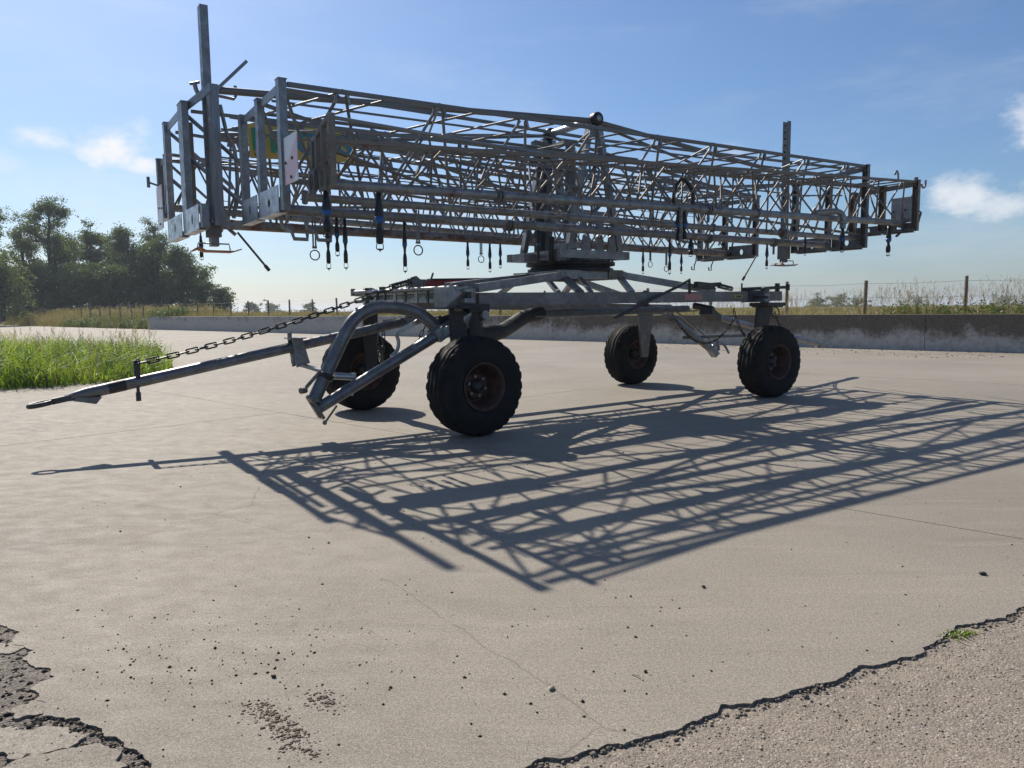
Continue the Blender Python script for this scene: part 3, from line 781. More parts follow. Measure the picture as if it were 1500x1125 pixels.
# long stiffening bars with their own cross lattice inside the two inner arms
for v_, zl, zr in ((-1.2, 2.86, 2.98), (-.62, 2.86, 2.95), (-.9, 3.10, 3.24), (.62, 2.95, 2.86), (1.2, 2.98, 2.86), (.9, 3.22, 3.1)):
    bar_t = inner[0] if v_ < 0 else inner[1]
    strut('stiffening_bar', B(-4.1, v_, zl), B(4.25, v_, zr), .018, 'galv_dirty', bar_t, 'box', .018)
for k in range(11):
    u0 = -4.05 + k * .75
    for v0, v1, za, zb_ in ((-1.2, -.62, 2.90, 2.88), (.62, 1.2, 2.90, 2.90)):
        a_, b_ = (v0, v1) if k % 2 else (v1, v0)
        strut('cross_lacing', B(u0, a_, za), B(u0 + .75, b_, zb_), .011, 'galv', inner[0] if v0 < 0 else inner[1])
# members fanning from the arm ends in to the turret
for (u0, v0, w0), (u1, v1, w1) in (((-4.15, -1.42, 3.06), (-.15, -.47, 3.34)), ((-4.15, -.36, 3.05), (-.25, -.5, 2.72)), ((-4.15, -1.42, 2.32), (-.3, -.5, 2.62)), ((-4.15, -.85, 3.07), (-.2, -.3, 2.45)),
                                   ((4.3, -1.42, 3.22), (.15, -.47, 3.34)), ((4.3, -.36, 3.18), (.25, -.5, 2.72)), ((4.3, -1.42, 2.3), (.3, -.5, 2.62)), ((4.3, -.9, 3.2), (.2, -.3, 2.45)),
                                   ((-4.5, .4, 3.24), (-.15, .47, 3.34)), ((-4.5, 1.22, 3.2), (-.25, .5, 2.8)), ((-4.5, 1.22, 2.4), (-.3, .5, 2.6)),
                                   ((4.15, .36, 3.04), (.15, .47, 3.34)), ((4.15, 1.44, 3.06), (.25, .5, 2.8)), ((4.15, 1.44, 2.35), (.3, .5, 2.6))):
    strut('arm_chord', B(u0, v0, w0), B(u1, v1, w1), .03, 'galv_dirty', inner[0] if v0 < 0 else inner[1], 'box', .03)
# elbow branch near the right end of the near outer pipe
mb = MB(); mb.tube(catmull([B(2.7, -1.76, 2.47), B(2.95, -1.82, 2.50), B(3.08, -1.86, 2.49), B(3.14, -1.88, 2.43), B(3.14, -1.88, 2.28)], 4), .04, 12)
flange(mb, B(3.14, -1.88, 2.36), Z3, .065); mb.build('branch_elbow', 'pipe', rig)

# end frames: posts, white plates with a round hole, top bars
def end_frame(u, posts, zb, zt, plates, mat='galv', wide=None, top=True, ph=.22, face=-1, plate_mat='galv_new', lab=None):
    mb = MB(); mb.bar(B(u, posts[0], zb + .02), B(u, posts[-1], zb + .02), .07, .04)
    t = mb.build('end_frame', 'galv_dirty', rig)
    if lab: t['label'] = lab
    for i, v in enumerate(posts):
        w = (wide or {}).get(i, .085)
        m2 = MB(); z1 = zt[i] if isinstance(zt, (list, tuple)) else zt
        # lipped channel: web and two flanges
        m2.bar(B(u + face * .03, v, zb), B(u + face * .03, v, z1), w, .006, U)
        for s in (-1, 1): m2.bar(B(u, v + s * (w / 2 - .003), zb), B(u, v + s * (w / 2 - .003), z1), .006, .06, U)
        m2.bar(B(u, v, z1 - .004), B(u, v, z1 + .004), w + .01, .075, U)
        m2.build('end_post', mat, t)
    for a, b in plates:
        m2 = MB(); m2.holed(B(u + face * .042, (a + b) / 2, zb + ph / 2 - .01), V3, Z3, abs(b - a) / 2 - .004, ph / 2, .032, .006, hry=.045)
        m2.bar(B(u + face * .02, a + .004, zb - .012), B(u + face * .02, b - .004, zb - .012), .09, .008)
        m2.build('end_plate', plate_mat, t)
    if top:
        for i in range(len(posts) - 1):
            za = zt[i] if isinstance(zt, (list, tuple)) else zt; zc = zt[i + 1] if isinstance(zt, (list, tuple)) else zt
            strut('top_bar', B(u, posts[i], za - .05), B(u, posts[i + 1], zc - .05), .012, mat, t, 'box', .07)
            strut('frame_brace', B(u + .03, posts[i], za - .1), B(u + .5, posts[i + 1], zb + .3), .016, mat, t)
    return t
FL1 = end_frame(-4.2, [-1.48, -.87, -.32], 2.08, [3.12, 3.10, 3.08], [(-1.44, -.91), (-.83, -.36)], lab='near left end frame with two posts and bright plates')
FL2 = end_frame(-4.58, [-.32, .38, 1.25], 2.03, [2.24, 3.30, 3.29], [(-.28, .28), (.49, 1.19)], wide={0: .08, 1: .2, 2: .1}, top=False, ph=.23, lab='far left end frame carrying the tall leg')
strut('top_bar', B(-4.58, .38, 3.24), B(-4.58, 1.25, 3.23), .012, 'galv', FL2, 'box', .08)
strut('top_bar', B(-4.56, .38, 3.26), B(-4.42, -.1, 3.36), .012, 'galv', FL2, 'box', .08)
for v_, z_ in ((.38, 3.2), (1.25, 3.2), (.38, 2.8), (1.25, 2.7)): strut('frame_brace', B(-4.56, v_, z_), B(-4.0, v_ - .35, z_ - .6), .02, 'galv', FL2)
strut('end_post', B(-4.5, .52, 2.05), B(-4.5, .52, 3.15), .09, 'brown', FL2, 'box', .05, U)
FR1 = end_frame(4.34, [-1.48, -.9, -.32], 2.1, [3.29, 3.25, 3.22], [(-1.44, -.94), (-.86, -.36)], face=1, plate_mat='galv_dirty', mat='galv_dirty', lab='near right end frame')
FR2 = end_frame(4.2, [.32, .95, 1.5], 2.08, [3.07, 3.07, 3.1], [(.36, .9), (1.0, 1.46)], face=1, plate_mat='galv_dirty', mat='galv_dirty', lab='far right end frame')
end_frame(4.86, [-1.95, -1.45, -.98], 2.33, [3.05, 3.03, 3.0], [(-1.92, -1.47), (-1.43, -1.0)], face=1, plate_mat='galv_dirty', mat='brown', ph=.14, lab='end frame of the near outer truss')
end_frame(-4.55, [1.5, 1.95], 2.33, [3.0, 3.03], [(1.52, 1.93)], mat='galv_dirty', ph=.14, lab='end frame of the far outer truss')
# tip frame of the near outer truss
tf = MB(); tf.bar(B(-3.98, -1.97, 2.24), B(-3.98, -1.97, 2.78), .05, .05, U); tip = tf.build('tip_frame', 'brown', rig)
for v, zt in ((-1.80, 2.72), (-1.66, 2.66), (-1.56, 2.64)):
    strut('tip_post', B(-3.98, v, 2.24), B(-3.98, v, zt), .04, 'brown', tip, 'box', .04, U)
for (v0, z0_), (v1, z1) in (((-1.97, 2.77), (-1.8, 2.71)), ((-1.8, 2.71), (-1.56, 2.63)), ((-1.97, 2.45), (-1.56, 2.4))):
    strut('tip_bar', B(-3.98, v0, z0_), B(-3.98, v1, z1), .03, 'brown', tip, 'box', .03)
strut('tip_stay', B(-3.96, -1.97, 2.75), B(-1.6, -1.9, 2.70), .016, 'galv', tip)
strut('tip_stay', B(-3.96, -1.97, 2.5), B(-2.9, -1.76, 2.32), .012, 'galv_dirty', tip)
strut('tip_stay', B(-3.96, -1.6, 2.6), B(-2.9, -1.76, 2.32), .012, 'galv_dirty', tip)
for v in (-1.86, -1.62):
    m2 = MB(); m2.holed(B(-4.02, v, 2.30), V3, Z3, .075, .1, .045, .014, 20, .065); m2.build('pipe_flange', 'galv_dirty', tip)

# marker boards
def board(u, v0, v1, za, zb, mat, face, lab):
    mb = MB(); mb.bar(B(u, (v0 + v1) / 2, za), B(u, (v0 + v1) / 2, zb), abs(v1 - v0), .006, U); o = mb.build('marker_board', mat, rig); o['label'] = lab
    m2 = MB()
    for v, z in ((lerp(v0, v1, .62), lerp(za, zb, .5)), (lerp(v0, v1, .12), lerp(za, zb, .46)), (lerp(v0, v1, .5), lerp(za, zb, .12))): m2.tube([B(u - face * .012, v, z), B(u + face * .012, v, z)], .012, 8)
    m2.build('board_bolt', 'black_paint', o)
    return o
board(-4.215, -1.55, -1.86, 2.27, 2.64, 'stripe', -1, 'faded red and white striped marker board on the near left corner')
board(-4.62, 1.5, 1.82, 2.2, 2.68, 'stripe', -1, 'faded striped marker board at the far left corner')
o = board(4.92, -1.56, -1.9, 2.47, 2.84, 'galv_new', 1, 'plain grey back of the marker board at the right end')
strut('board_bracket', B(4.905, -1.72, 2.42), B(4.905, -1.72, 2.62), .035, 'galv_dirty', o, 'box', .012)

# tall telescopic legs with skid feet
def tall_leg(u, v, z0_, z1, s, lab, holes):
    mb = MB(); hw = .045
    if holes:
        for a in (-1, 1): mb.bar(B(u, v + a * .04, z0_ + .05), B(u, v + a * .04, z1), .008, .08, U)
        nn = int((z1 - z0_ - .1) / .1)
        for k in range(nn): mb.holed(B(u - .04, v, z0_ + .1 + (k + .5) * .1), V3, Z3, .04, .05, .016, .006, 12)
        mb.bar(B(u + .04, v, z0_ + .05), B(u + .04, v, z1), .08, .006, U)
    else:
        mb.bar(B(u, v, z0_ + .05), B(u, v, z1), .105, .075, U)
        mb.bar(B(u - .046, v - .03, 2.1), B(u - .046, v - .03, 3.4), .02, .012, U)
    o = mb.build('telescopic_leg', 'galv' if not holes else 'galv_dirty', rig); o['label'] = lab
    strut('leg_sleeve', B(u, v, 2.0), B(u, v, 2.32), .15, 'galv_dirty', o, 'box', .12, U)
    if not holes: strut('leg_sleeve', B(u + .02, v - .13, 2.1), B(u + .02, v - .13, 3.44), .13, 'galv', o, 'box', .09, U)
    m2 = MB(); ft = [B(u - .2, v, z0_ + .0), B(u - .16, v, z0_ + .03), B(u - .1, v, z0_), B(u + .17, v, z0_), B(u + .24, v, z0_ + .025)]
    for a, b in zip(ft[:-1], ft[1:]): m2.bar(a, b, .2, .012)
    m2.build('skid_foot', 'orange' if not holes else 'galv_dirty', o)
    m3 = MB(); m3.tube([B(u - .18, v - .09, z0_ + .01), B(u - .17, v - .09, z0_ + .07), B(u + .12, v - .09, z0_ + .07), B(u + .13, v - .09, z0_ + .01)], .008, 6); m3.build('foot_handle', 'galv', o)
    return o
legL = tall_leg(-4.38, .24, 1.86, 4.21, -1, 'tall square leg standing high above the left end', False)
legR = tall_leg(4.1, -.3, 1.9, 4.12, 1, 'tall perforated leg rising above the right end', True)
strut('lock_bar', B(-4.36, .08, 3.36), B(-4.03, .08, 3.71), .06, 'galv', legL, 'box', .03)
mb = MB(); mb.tube(catmull([B(-4.36, .30, 3.30), B(-4.42, .30, 3.36), B(-4.46, .30, 3.42), B(-4.475, .30, 3.48)], 4), .022, 8); mb.tube([B(-4.52, .30, 3.475), B(-4.43, .30, 3.505)], .014, 8); mb.build('hook', 'galv', legL)
mb = MB(); mb.tube([B(-4.28, .22, 3.38), B(-4.13, .22, 3.37), B(-4.11, .22, 3.40), B(-4.11, .22, 3.5)], .016, 8); mb.build('latch_loop', 'galv', legL)
mb = MB(); mb.tube(catmull([B(-4.26, .24, 3.3), B(-4.2, .24, 3.0), B(-4.14, .24, 2.88), B(-4.13, .24, 2.5), B(-4.18, .24, 2.2)], 5), .02, 8); mb.build('guide_pipe', 'galv', legL)
mb = MB()
for a, b, w in ((B(-4.42, .1, 2.16), B(-4.3, .1, 2.1), .05), (B(-4.3, .1, 2.1), B(-4.12, .1, 2.14), .06), (B(-4.34, .1, 2.3), B(-4.26, .1, 2.12), .04), (B(-4.42, .1, 2.16), B(-4.38, .1, 2.2), .03)): mb.bar(a, b, .03, w)
mb.build('catch_hook', 'galv', legL)
for q0, q1, lab in ((B(-4.25, -.15, 2.02), B(-3.96, -.15, 1.66), 1), (B(3.42, -.3, 2.03), B(3.11, -.3, 1.66), 2), (B(4.9, -1.9, 2.44), B(4.46, -1.9, 2.24), 3)):
    mb = MB(); mb.tube([q0, q1], .011, 8); mb.tube([lerp(q0, q1, .86), q1], .018, 8); mb.build('lever', 'dark_steel', rig)
mb = MB(); mb.tube([B(4.9, -1.97, 2.42), B(4.98, -1.97, 2.6), B(4.9, -1.97, 2.62)], .014, 8); mb.build('latch_handle', 'dark_steel', rig)
mb = MB(); mb.tube(catmull([B(4.35, -1.95, 3.0), B(4.35, -1.95, 3.08), B(4.31, -1.95, 3.13), B(4.27, -1.95, 3.1), B(4.27, -1.95, 3.07)], 4), .014, 8); mb.build('lifting_hook', 'galv', rig)
mb = MB(); mb.tube(catmull([B(4.9, -1.99, 3.0), B(4.97, -1.99, 2.95), B(5.02, -1.99, 2.98), B(5.03, -1.99, 3.06)], 4), .016, 8); mb.build('lifting_hook', 'galv', rig)
mb = MB(); mb.tube([B(-4.68, 1.95, 2.76), B(-4.55, 1.95, 2.72)], .012, 8); mb.tube([B(-4.68, 1.95, 2.70), B(-4.68, 1.95, 2.82)], .018, 8); mb.build('lifting_hook', 'galv', rig)
mb = MB(); mb.tube([B(4.84, -1.95, 3.03), B(4.84, -1.95, 3.09)], .03, 8); mb.build('hinge_pin', 'galv_dirty', rig)

# turret: turntable, platform, two A-frames joined by a cross tube
mb = MB(); mb.lathe([(.2, 1.72), (.56, 1.72), (.56, 1.765), (.52, 1.77), (.52, 1.80), (.58, 1.805), (.58, 1.845), (.2, 1.845)], (0, 0, 0), (0, 0, 1), 48); tt = mb.build('turntable', 'black_paint', rig)
mb = MB()
for k in range(16):
    a = k * math.pi / 8; mb.lathe([(.0, 0), (.016, 0), (.016, .02), (0, .02)], (.545 * math.cos(a), .545 * math.sin(a), 1.845), (0, 0, 1), 6, False)
mb.build('turntable_bolt', 'galv_dirty', tt)
mb = MB()
for v in (-.52, .52): mb.bar(B(-.62, v, 1.92), B(.52, v, 1.92), .09, .1)
for u in (-.57, .47): mb.bar(B(u, -.475, 1.92), B(u, .475, 1.92), .09, .09)
mb.bar(B(-.85, -.1, 1.88), B(-.6, -.1, 1.88), .1, .1); mb.bar(B(-.62, -.4, 2.0), B(-.3, -.52, 2.03), .06, .07)
tur = mb.build('turret_platform', 'galv', rig)
for v in (-.47, .47):
    for u in (-.42, .42):
        strut('turret_leg', B(u, v, 1.96), B(u * .16, v, 3.5), .08, 'galv', tur, 'box', .07)
    for zf in (.3, .6):
        strut('turret_tie', B(-.42 * (1 - .84 * zf), v, lerp(1.96, 3.5, zf)), B(.42 * (1 - .84 * zf), v, lerp(1.96, 3.5, zf)), .03, 'galv', tur, 'box', .05)
    strut('turret_brace', B(-.42 * .75, v, 2.42), B(.42 * .42, v, 2.98), .014, 'galv_dirty', tur)
    strut('turret_brace', B(.42 * .75, v, 2.42), B(-.42 * .42, v, 2.98), .014, 'galv_dirty', tur)
    m2 = MB(); m2.prism([B(-.07, v - .012, 3.36), B(.09, v - .012, 3.36), B(.075, v - .012, 3.6), B(-.055, v - .012, 3.6)], V3 * .024); m2.build('apex_plate', 'galv_dirty', tur)
    m2 = MB(); m2.lathe([(.03, -.05), (.075, -.05), (.08, -.03), (.08, .03), (.075, .05), (.03, .05)], B(0, v - .04, 3.57), V3, 20); o = m2.build('apex_roller', 'black_paint', tur)
    m2 = MB(); m2.lathe([(0, 0), (.035, 0), (.035, .012), (0, .012)], B(0, v - .10, 3.57), V3, 14); m2.build('apex_pin', 'galv_new', tur)
for u in (-.36, .36):
    strut('turret_tie', B(u * .9, -.47, 2.15), B(u * .9, .47, 2.75), .03, 'galv', tur, 'box', .04); strut('turret_tie', B(u * .9, .47, 2.15), B(u * .9, -.47, 2.75), .03, 'galv', tur, 'box', .04)
for u, v in ((-.1, -.1), (.12, .1), (-.2, .25)): strut('inner_post', B(u, v, 1.97), B(u * .8, v, 3.35), .085, 'galv_dirty', tur, 'box', .085)
mb = MB(); mb.tube([B(0, -.47, 3.57), B(0, .5, 3.57)], .045, 14); mb.build('cross_tube', 'galv_new', tur)
mb = MB(); mb.tube([B(-.35, .2, 1.95), B(-.3, .2, 3.2)], .075, 14); mb.tube([B(-.3, .2, 3.2), B(-.29, .2, 3.32)], .04, 12); flange(mb, B(-.3, .2, 3.2), Z3, .11); mb.build('riser_pipe', 'dark_steel', tur)
mb = MB(); mb.bar(B(-.35, -.35, 3.28), B(-.1, .45, 3.34), .05, .06); mb.tube([B(-.3, .35, 3.42), B(0.05, .45, 3.42)], .03, 10); mb.tube([B(-.42, .2, 3.3), B(-.42, .2, 3.38)], .05, 8); mb.build('valve_block', 'galv_dirty', tur)
for k, (u, v) in enumerate(((-.16, -.5), (.06, -.5), (.26, -.5))):
    m2 = MB(); m2.prism([B(u - .07, v - .02, 1.97), B(u + .07, v - .02, 1.97), B(u + .045, v - .02, 2.15), B(u + .02, v - .02, 2.17), B(u, v - .02, 2.08), B(u - .02, v - .02, 2.17), B(u - .045, v - .02, 2.15)], V3 * .03); m2.build('pivot_bracket', 'galv', tur)
mb = MB(); mb.tube(catmull([B(-.66, -.45, 2.12), B(-.66, -.45, 1.98), B(-.64, -.42, 1.86), B(-.5, -.3, 1.84)], 5), .035, 10); mb.build('hydraulic_hose', 'hose', tur)
mb = MB()
for k in range(9):
    z = 2.0 + .14 * k; mb.bar(B(-.2, .25, z), B(-.02, .25, z), .02, .012)
mb.build('ladder_rung', 'galv_dirty', tur)
# stays from the apex to the arm ends
for sgn in (1, -1):
    for v, ve, ue, ze, rr in ((-.47, .1, -4.3, 3.40, .036), (.47, 1.4, -4.1, 3.26, .024), (-.47, -.6, 3.9, 3.22, .032), (-.40, -.32, 2.5, 3.17, .02)):
        if sgn == 1: strut('boom_stay', B(-.06 if ue < 0 else .06, v, 3.55), B(ue, ve, ze), rr, 'galv_dirty', rig)
strut('boom_stay', B(.06, .47, 3.55), B(4.0, .5, 3.1), .024, 'galv_dirty', rig)
strut('boom_stay', B(-.06, .47, 3.55), B(-2.6, .34, 3.17), .02, 'galv_dirty', rig)
strut('boom_stay', B(-4.0, -.32, 3.13), B(1.0, -.2, 3.24), .018, 'galv_dirty', rig)
strut('boom_stay', B(-3.8, .1, 3.02), B(3.9, .1, 2.98), .016, 'galv', rig)
for q in ((-3.9, -.1, 3.1, 2.4, -.3, 2.86), (-3.6, .2, 3.0, 2.6, .5, 2.9), (-3.3, .3, 2.75, 3.0, .4, 2.7), (-4.1, 1.0, 2.92, 4.0, 1.0, 2.75), (-4.1, 1.2, 2.5, 4.0, 1.2, 2.4)):
    strut('control_wire', B(*q[:3]), B(*q[3:]), .0045, 'dark_steel', rig)

# sprinkler droppers
def dropper(u, v, zt, zb, big):
    L = zt - zb; s = 1.0
    mb = MB(); r0 = .0155 if not big else .025
    q = B(u, v, zt)
    prof = [(0, 0), (r0 * .9, 0), (r0 * .9, -L * .12), (r0 * 1.0, -L * .14), (r0 * 1.5, -L * .36), (r0 * 1.55, -L * .42), (r0 * .9, -L * .52), (r0 * .7, -L * .6), (r0 * 1.0, -L * .63), (r0 * 1.3, -L * .70), (r0 * 1.3, -L * .84), (r0 * .6, -L * .87), (0, -L * .87)]
    mb.lathe([(a, b) for a, b in prof], q, (0, 0, 1), 12)
    o = mb.build('sprinkler_dropper', 'plastic', rig)
    m2 = MB(); m2.lathe([(r0 * 1.1, -L * .40), (r0 * 1.62, -L * .405), (r0 * 1.5, -L * (.5 if big else .47)), (r0 * .9, -L * (.52 if big else .48))], q, (0, 0, 1), 12); m2.build('blue_collar', 'blue', o)
    m2 = MB(); rr = r0 * 1.25
    for a in (0, math.pi): 
        e = U * math.cos(a) * rr; m2.tube([q + e * .8 + Z3 * (-L * .84), q + e + Z3 * (-L * .90), q + e + Z3 * (-L * .95), q + e * .4 + Z3 * (-L * .97)], r0 * .16, 6)
    m2.lathe([(0, -L * .945), (r0 * 1.2, -L * .95), (r0 * 1.1, -L * .965), (r0 * .3, -L * .975), (r0 * .2, -L), (0, -L)], q, (0, 0, 1), 12); m2.build('deflector', 'plastic', o)
    m2 = MB(); m2.tube([q - Z3 * .01, q + Z3 * .05], r0 * .6, 8); m2.build('dropper_stub', 'galv_dirty', o)
for a in ((-3.96, -1.76, 2.22, 1.84, 1), (-3.63, -.9, 2.12, 1.63, 0), (-3.54, -.9, 2.12, 1.76, 0), (-3.46, -.9, 2.12, 1.64, 0), (-3.5, -1.76, 2.24, 1.75, 1), (-2.84, -.9, 2.12, 1.62, 0), (-1.02, .9, 2.15, 1.78, 0), (-.67, .9, 2.15, 1.75, 0), (-.5, .9, 2.15, 1.81, 0),
          (-1.19, -.9, 2.13, 1.76, 0), (-4.3, 1.2, 2.1, 1.83, 0), (2.2, .9, 2.14, 1.78, 0), (.9, -.9, 2.13, 1.67, 0), (3.07, .9, 2.14, 1.8, 0), (.13, -1.76, 2.34, 1.95, 1), (.22, -1.76, 2.34, 1.97, 1), (1.29, -.9, 2.13, 1.91, 1), (2.87, -.9, 2.14, 1.78, 0), (3.14, -1.88, 2.28, 1.96, 1), (3.06, -1.38, 2.22, 1.95, 0), (4.51, -1.76, 2.4, 1.96, 1)):
    dropper(*a)
# pull rings and small hooks
for u, v, zt, zb in ((-2.94, -1.38, 2.18, 1.76), (-3.76, -.9, 2.12, 1.72), (-.81, .9, 2.15, 1.88), (2.36, .9, 2.14, 1.89), (2.72, .9, 2.14, 1.83)):
    mb = MB(); mb.bar(B(u - .012, v, zt), B(u - .012, v, zb + .12), .012, .012, U); mb.bar(B(u + .012, v, zt), B(u + .012, v, zb + .12), .012, .012, U); mb.bar(B(u - .02, v, zb + .12), B(u + .02, v, zb + .12), .02, .02)
    o = mb.build('pull_rod', 'galv_dirty', rig)
    m2 = MB(); m2.tube([B(u, v, zb + .05) + (U * math.cos(a) + Z3 * math.sin(a)) * .045 for a in np.linspace(0, 2 * math.pi, 17)[:-1]], .006, 6, closed=True); m2.build('pull_ring', 'chain', o)
for u in (3.38, 3.8):
    mb = MB(); mb.tube([B(u + .05, .9, 2.12), B(u + .04, .9, 2.02), B(u, .9, 1.95), B(u, .9, 1.88), B(u - .06, .9, 1.88), B(u - .06, .9, 1.93)], .011, 6); mb.build('hose_hook', 'dark_steel', rig)
for u in (-4.0, -3.78):
    mb = MB(); mb.tube([B(u - .1, -1.0, 2.1), B(u - .08, -1.0, 2.0), B(u, -1.0, 1.96), B(u + .02, -1.0, 1.9), B(u + .14, -1.0, 1.9), B(u + .14, -1.0, 1.96)], .018, 8); mb.build('rest_hook', 'galv', rig)
mb = MB(); mb.tube(catmull([B(.05, -1.76, 2.34), B(.06, -1.76, 2.55), B(.18, -1.76, 2.68), B(.33, -1.76, 2.58), B(.36, -1.76, 2.42)], 6), .02, 10); mb.build('crossover_hose', 'hose', rig)
mb = MB(); mb.tube([B(.1, -1.82, 2.36), B(.1, -1.82, 1.98)], .02, 10); mb.build('drop_pipe', 'pipe_red', rig)
for u, v, z, s in ((-2.3, -1.76, 2.3, .1), (.6, -1.76, 2.38, .11), (2.5, -1.4, 2.24, .1), (1.6, -.9, 2.16, .12), (-1.6, -.9, 2.16, .1), (3.0, -.9, 2.17, .13)):
    mb = MB(); flange(mb, B(u, v, z), U, .062, .022); flange(mb, B(u + .04, v, z), U, .062, .022); mb.tube([B(u + .02, v, z - .04), B(u + .02, v, z - .04 - s)], .016, 8); mb.build('pipe_coupling', 'galv_dirty', rig)

# maker's sign
sgn_mb = MB(); sgn_mb.bar(B(-4.06, .02, 2.935), B(-2.96, .02, 3.0), .006, .33); sign = sgn_mb.build('sign_board', 'yellow', rig); sign['label'] = 'yellow sign board with blue and green lettering'
cu = bpy.data.curves.new('sign_text', 'FONT'); cu.body = 'BRIGGS'; cu.size = .30; cu.offset = .012; cu.extrude = .003; cu.align_x = 'CENTER'; cu.align_y = 'CENTER'; cu.space_character = 1.06
to = bpy.data.objects.new('sign_text', cu); col.objects.link(to)
bpy.context.view_layer.update()
tm = bpy.data.meshes.new_from_object(to.evaluated_get(bpy.context.evaluated_depsgraph_get())); col.objects.unlink(to); bpy.data.objects.remove(to)
tm.materials.clear(); tm.materials.append(M['green_letter']); tm.materials.append(M['blue_letter'])
for pl in tm.polygons: pl.material_index = 0 if pl.center.x < -.12 else 1
ex = (B(-2.96, 0, 3.0) - B(-4.06, 0, 2.935)).normalized(); ez = -V3; ey = ez.cross(ex)
mw = Matrix((ex, ey, ez)).transposed().to_4x4(); mw.translation = B(-3.51, .02, 2.965) + ez * .005
ob('lettering', tm, sign, mw)
for u, z in ((-4.0, 3.06), (-3.02, 3.11), (-4.0, 2.81), (-3.02, 2.88)):
    mb = MB(); mb.tube([B(u, .01, z), B(u, .06, z)], .012, 8); mb.build('sign_bolt', 'galv_dirty', sign)
strut('sign_rail', B(-4.2, .06, 3.04), B(-2.7, .06, 3.12), .03, 'galv_dirty', sign, 'box', .03)

# ------------------------------------------------------------------ chassis (trailer axes: x to the rear, y to the far side)
def Cv(*a): return Vector(a)
ch = MB(); ch.bar(Cv(-2.15, -1.0, 1.36), Cv(3.15, -1.0, 1.405), .1, .135); nr = ch.build('side_rail', 'galv_dirty', rig); nr['label'] = 'near side rail of the chassis'
mb = MB(); mb.bar(Cv(-.42, -1.0525, 1.378), Cv(-.02, -1.0525, 1.381), .004, .075); 
mb = MB(); mb.bar(Cv(1.02, -1.053, 1.388), Cv(1.36, -1.053, 1.391), .004, .085); mb.build('warning_sticker', 'label_red', nr)
mb = MB(); mb.bar(Cv(2.05, -1.053, 1.398), Cv(2.22, -1.053, 1.399), .004, .04); mb.build('yellow_sticker', 'label_yellow', nr)
mb = MB(); mb.bar(Cv(2.08, -1.056, 1.398), Cv(2.19, -1.056, 1.399), .004, .022); mb.build('sticker_print', 'black_paint', nr)
mb = MB(); mb.bar(Cv(2.35, -1.0, 1.40), Cv(2.75, -1.0, 1.403), .125, .165); mb.build('rail_sleeve', 'dark_steel', nr)
mb = MB(); mb.tube([Cv(2.3, -1.0, 1.5), Cv(3.3, -1.0, 1.535)], .022, 10); mb.tube([Cv(3.1, -1.0, 1.46), Cv(3.1, -1.0, 1.59)], .035, 10); mb.tube([Cv(3.36, -1.0, 1.49), Cv(3.36, -1.0, 1.58)], .03, 10); mb.build('lock_pin', 'dark_steel', nr)
mb = MB(); mb.tube([Cv(2.27, -1.0, 1.46), Cv(2.27, -1.0, 1.58)], .012, 8); mb.build('rail_peg', 'dark_steel', nr)
ch = MB(); ch.bar(Cv(-2.2, 1.0, 1.33), Cv(3.05, 1.0, 1.25), .1, .11); fr = ch.build('side_rail', 'galv_dirty', rig); fr['label'] = 'far side rail of the chassis'
# axle beams with stiffener plates
for xs_, lab in ((-2.38, 'front cross beam'), (2.55, 'rear cross beam')):
    mb = MB(); mb.bar(Cv(xs_, -1.22, 1.345), Cv(xs_, 1.32, 1.37), .12, .04); 
    mb.bar(Cv(xs_, -1.22, 1.445 if xs_ < 0 else 1.415), Cv(xs_, 1.32, 1.45 if xs_ < 0 else 1.41), .12, .03)
    mb.bar(Cv(xs_ + .03, -1.22, 1.395), Cv(xs_ + .03, 1.32, 1.405), .012, .11)
    ax = mb.build('cross_beam', 'galv', rig); ax['label'] = lab
    for k in range(9):
        y = -1.0 + .25 * k; m2 = MB(); m2.bar(Cv(xs_ - .062, y, 1.33), Cv(xs_ - .062, y, 1.465), .035 + .03 * (k % 2), .012, (1, 0, 0)); m2.build('stiffener', 'galv' if k % 2 else 'dark_steel', ax)
mb = MB(); mb.tube([Cv(-2.48, -1.15, 1.475), Cv(-2.48, 1.3, 1.485)], .022, 10); mb.tube([Cv(-2.48, 1.3, 1.44), Cv(-2.48, 1.3, 1.53)], .03, 8); mb.build('steering_rod', 'galv', rig)
for y in (.2, .45, .52, .9):
    mb = MB(); mb.tube([Cv(-2.48, y, 1.46), Cv(-2.48, y, 1.53)], .022, 6); mb.build('rod_clamp', 'dark_steel', rig)
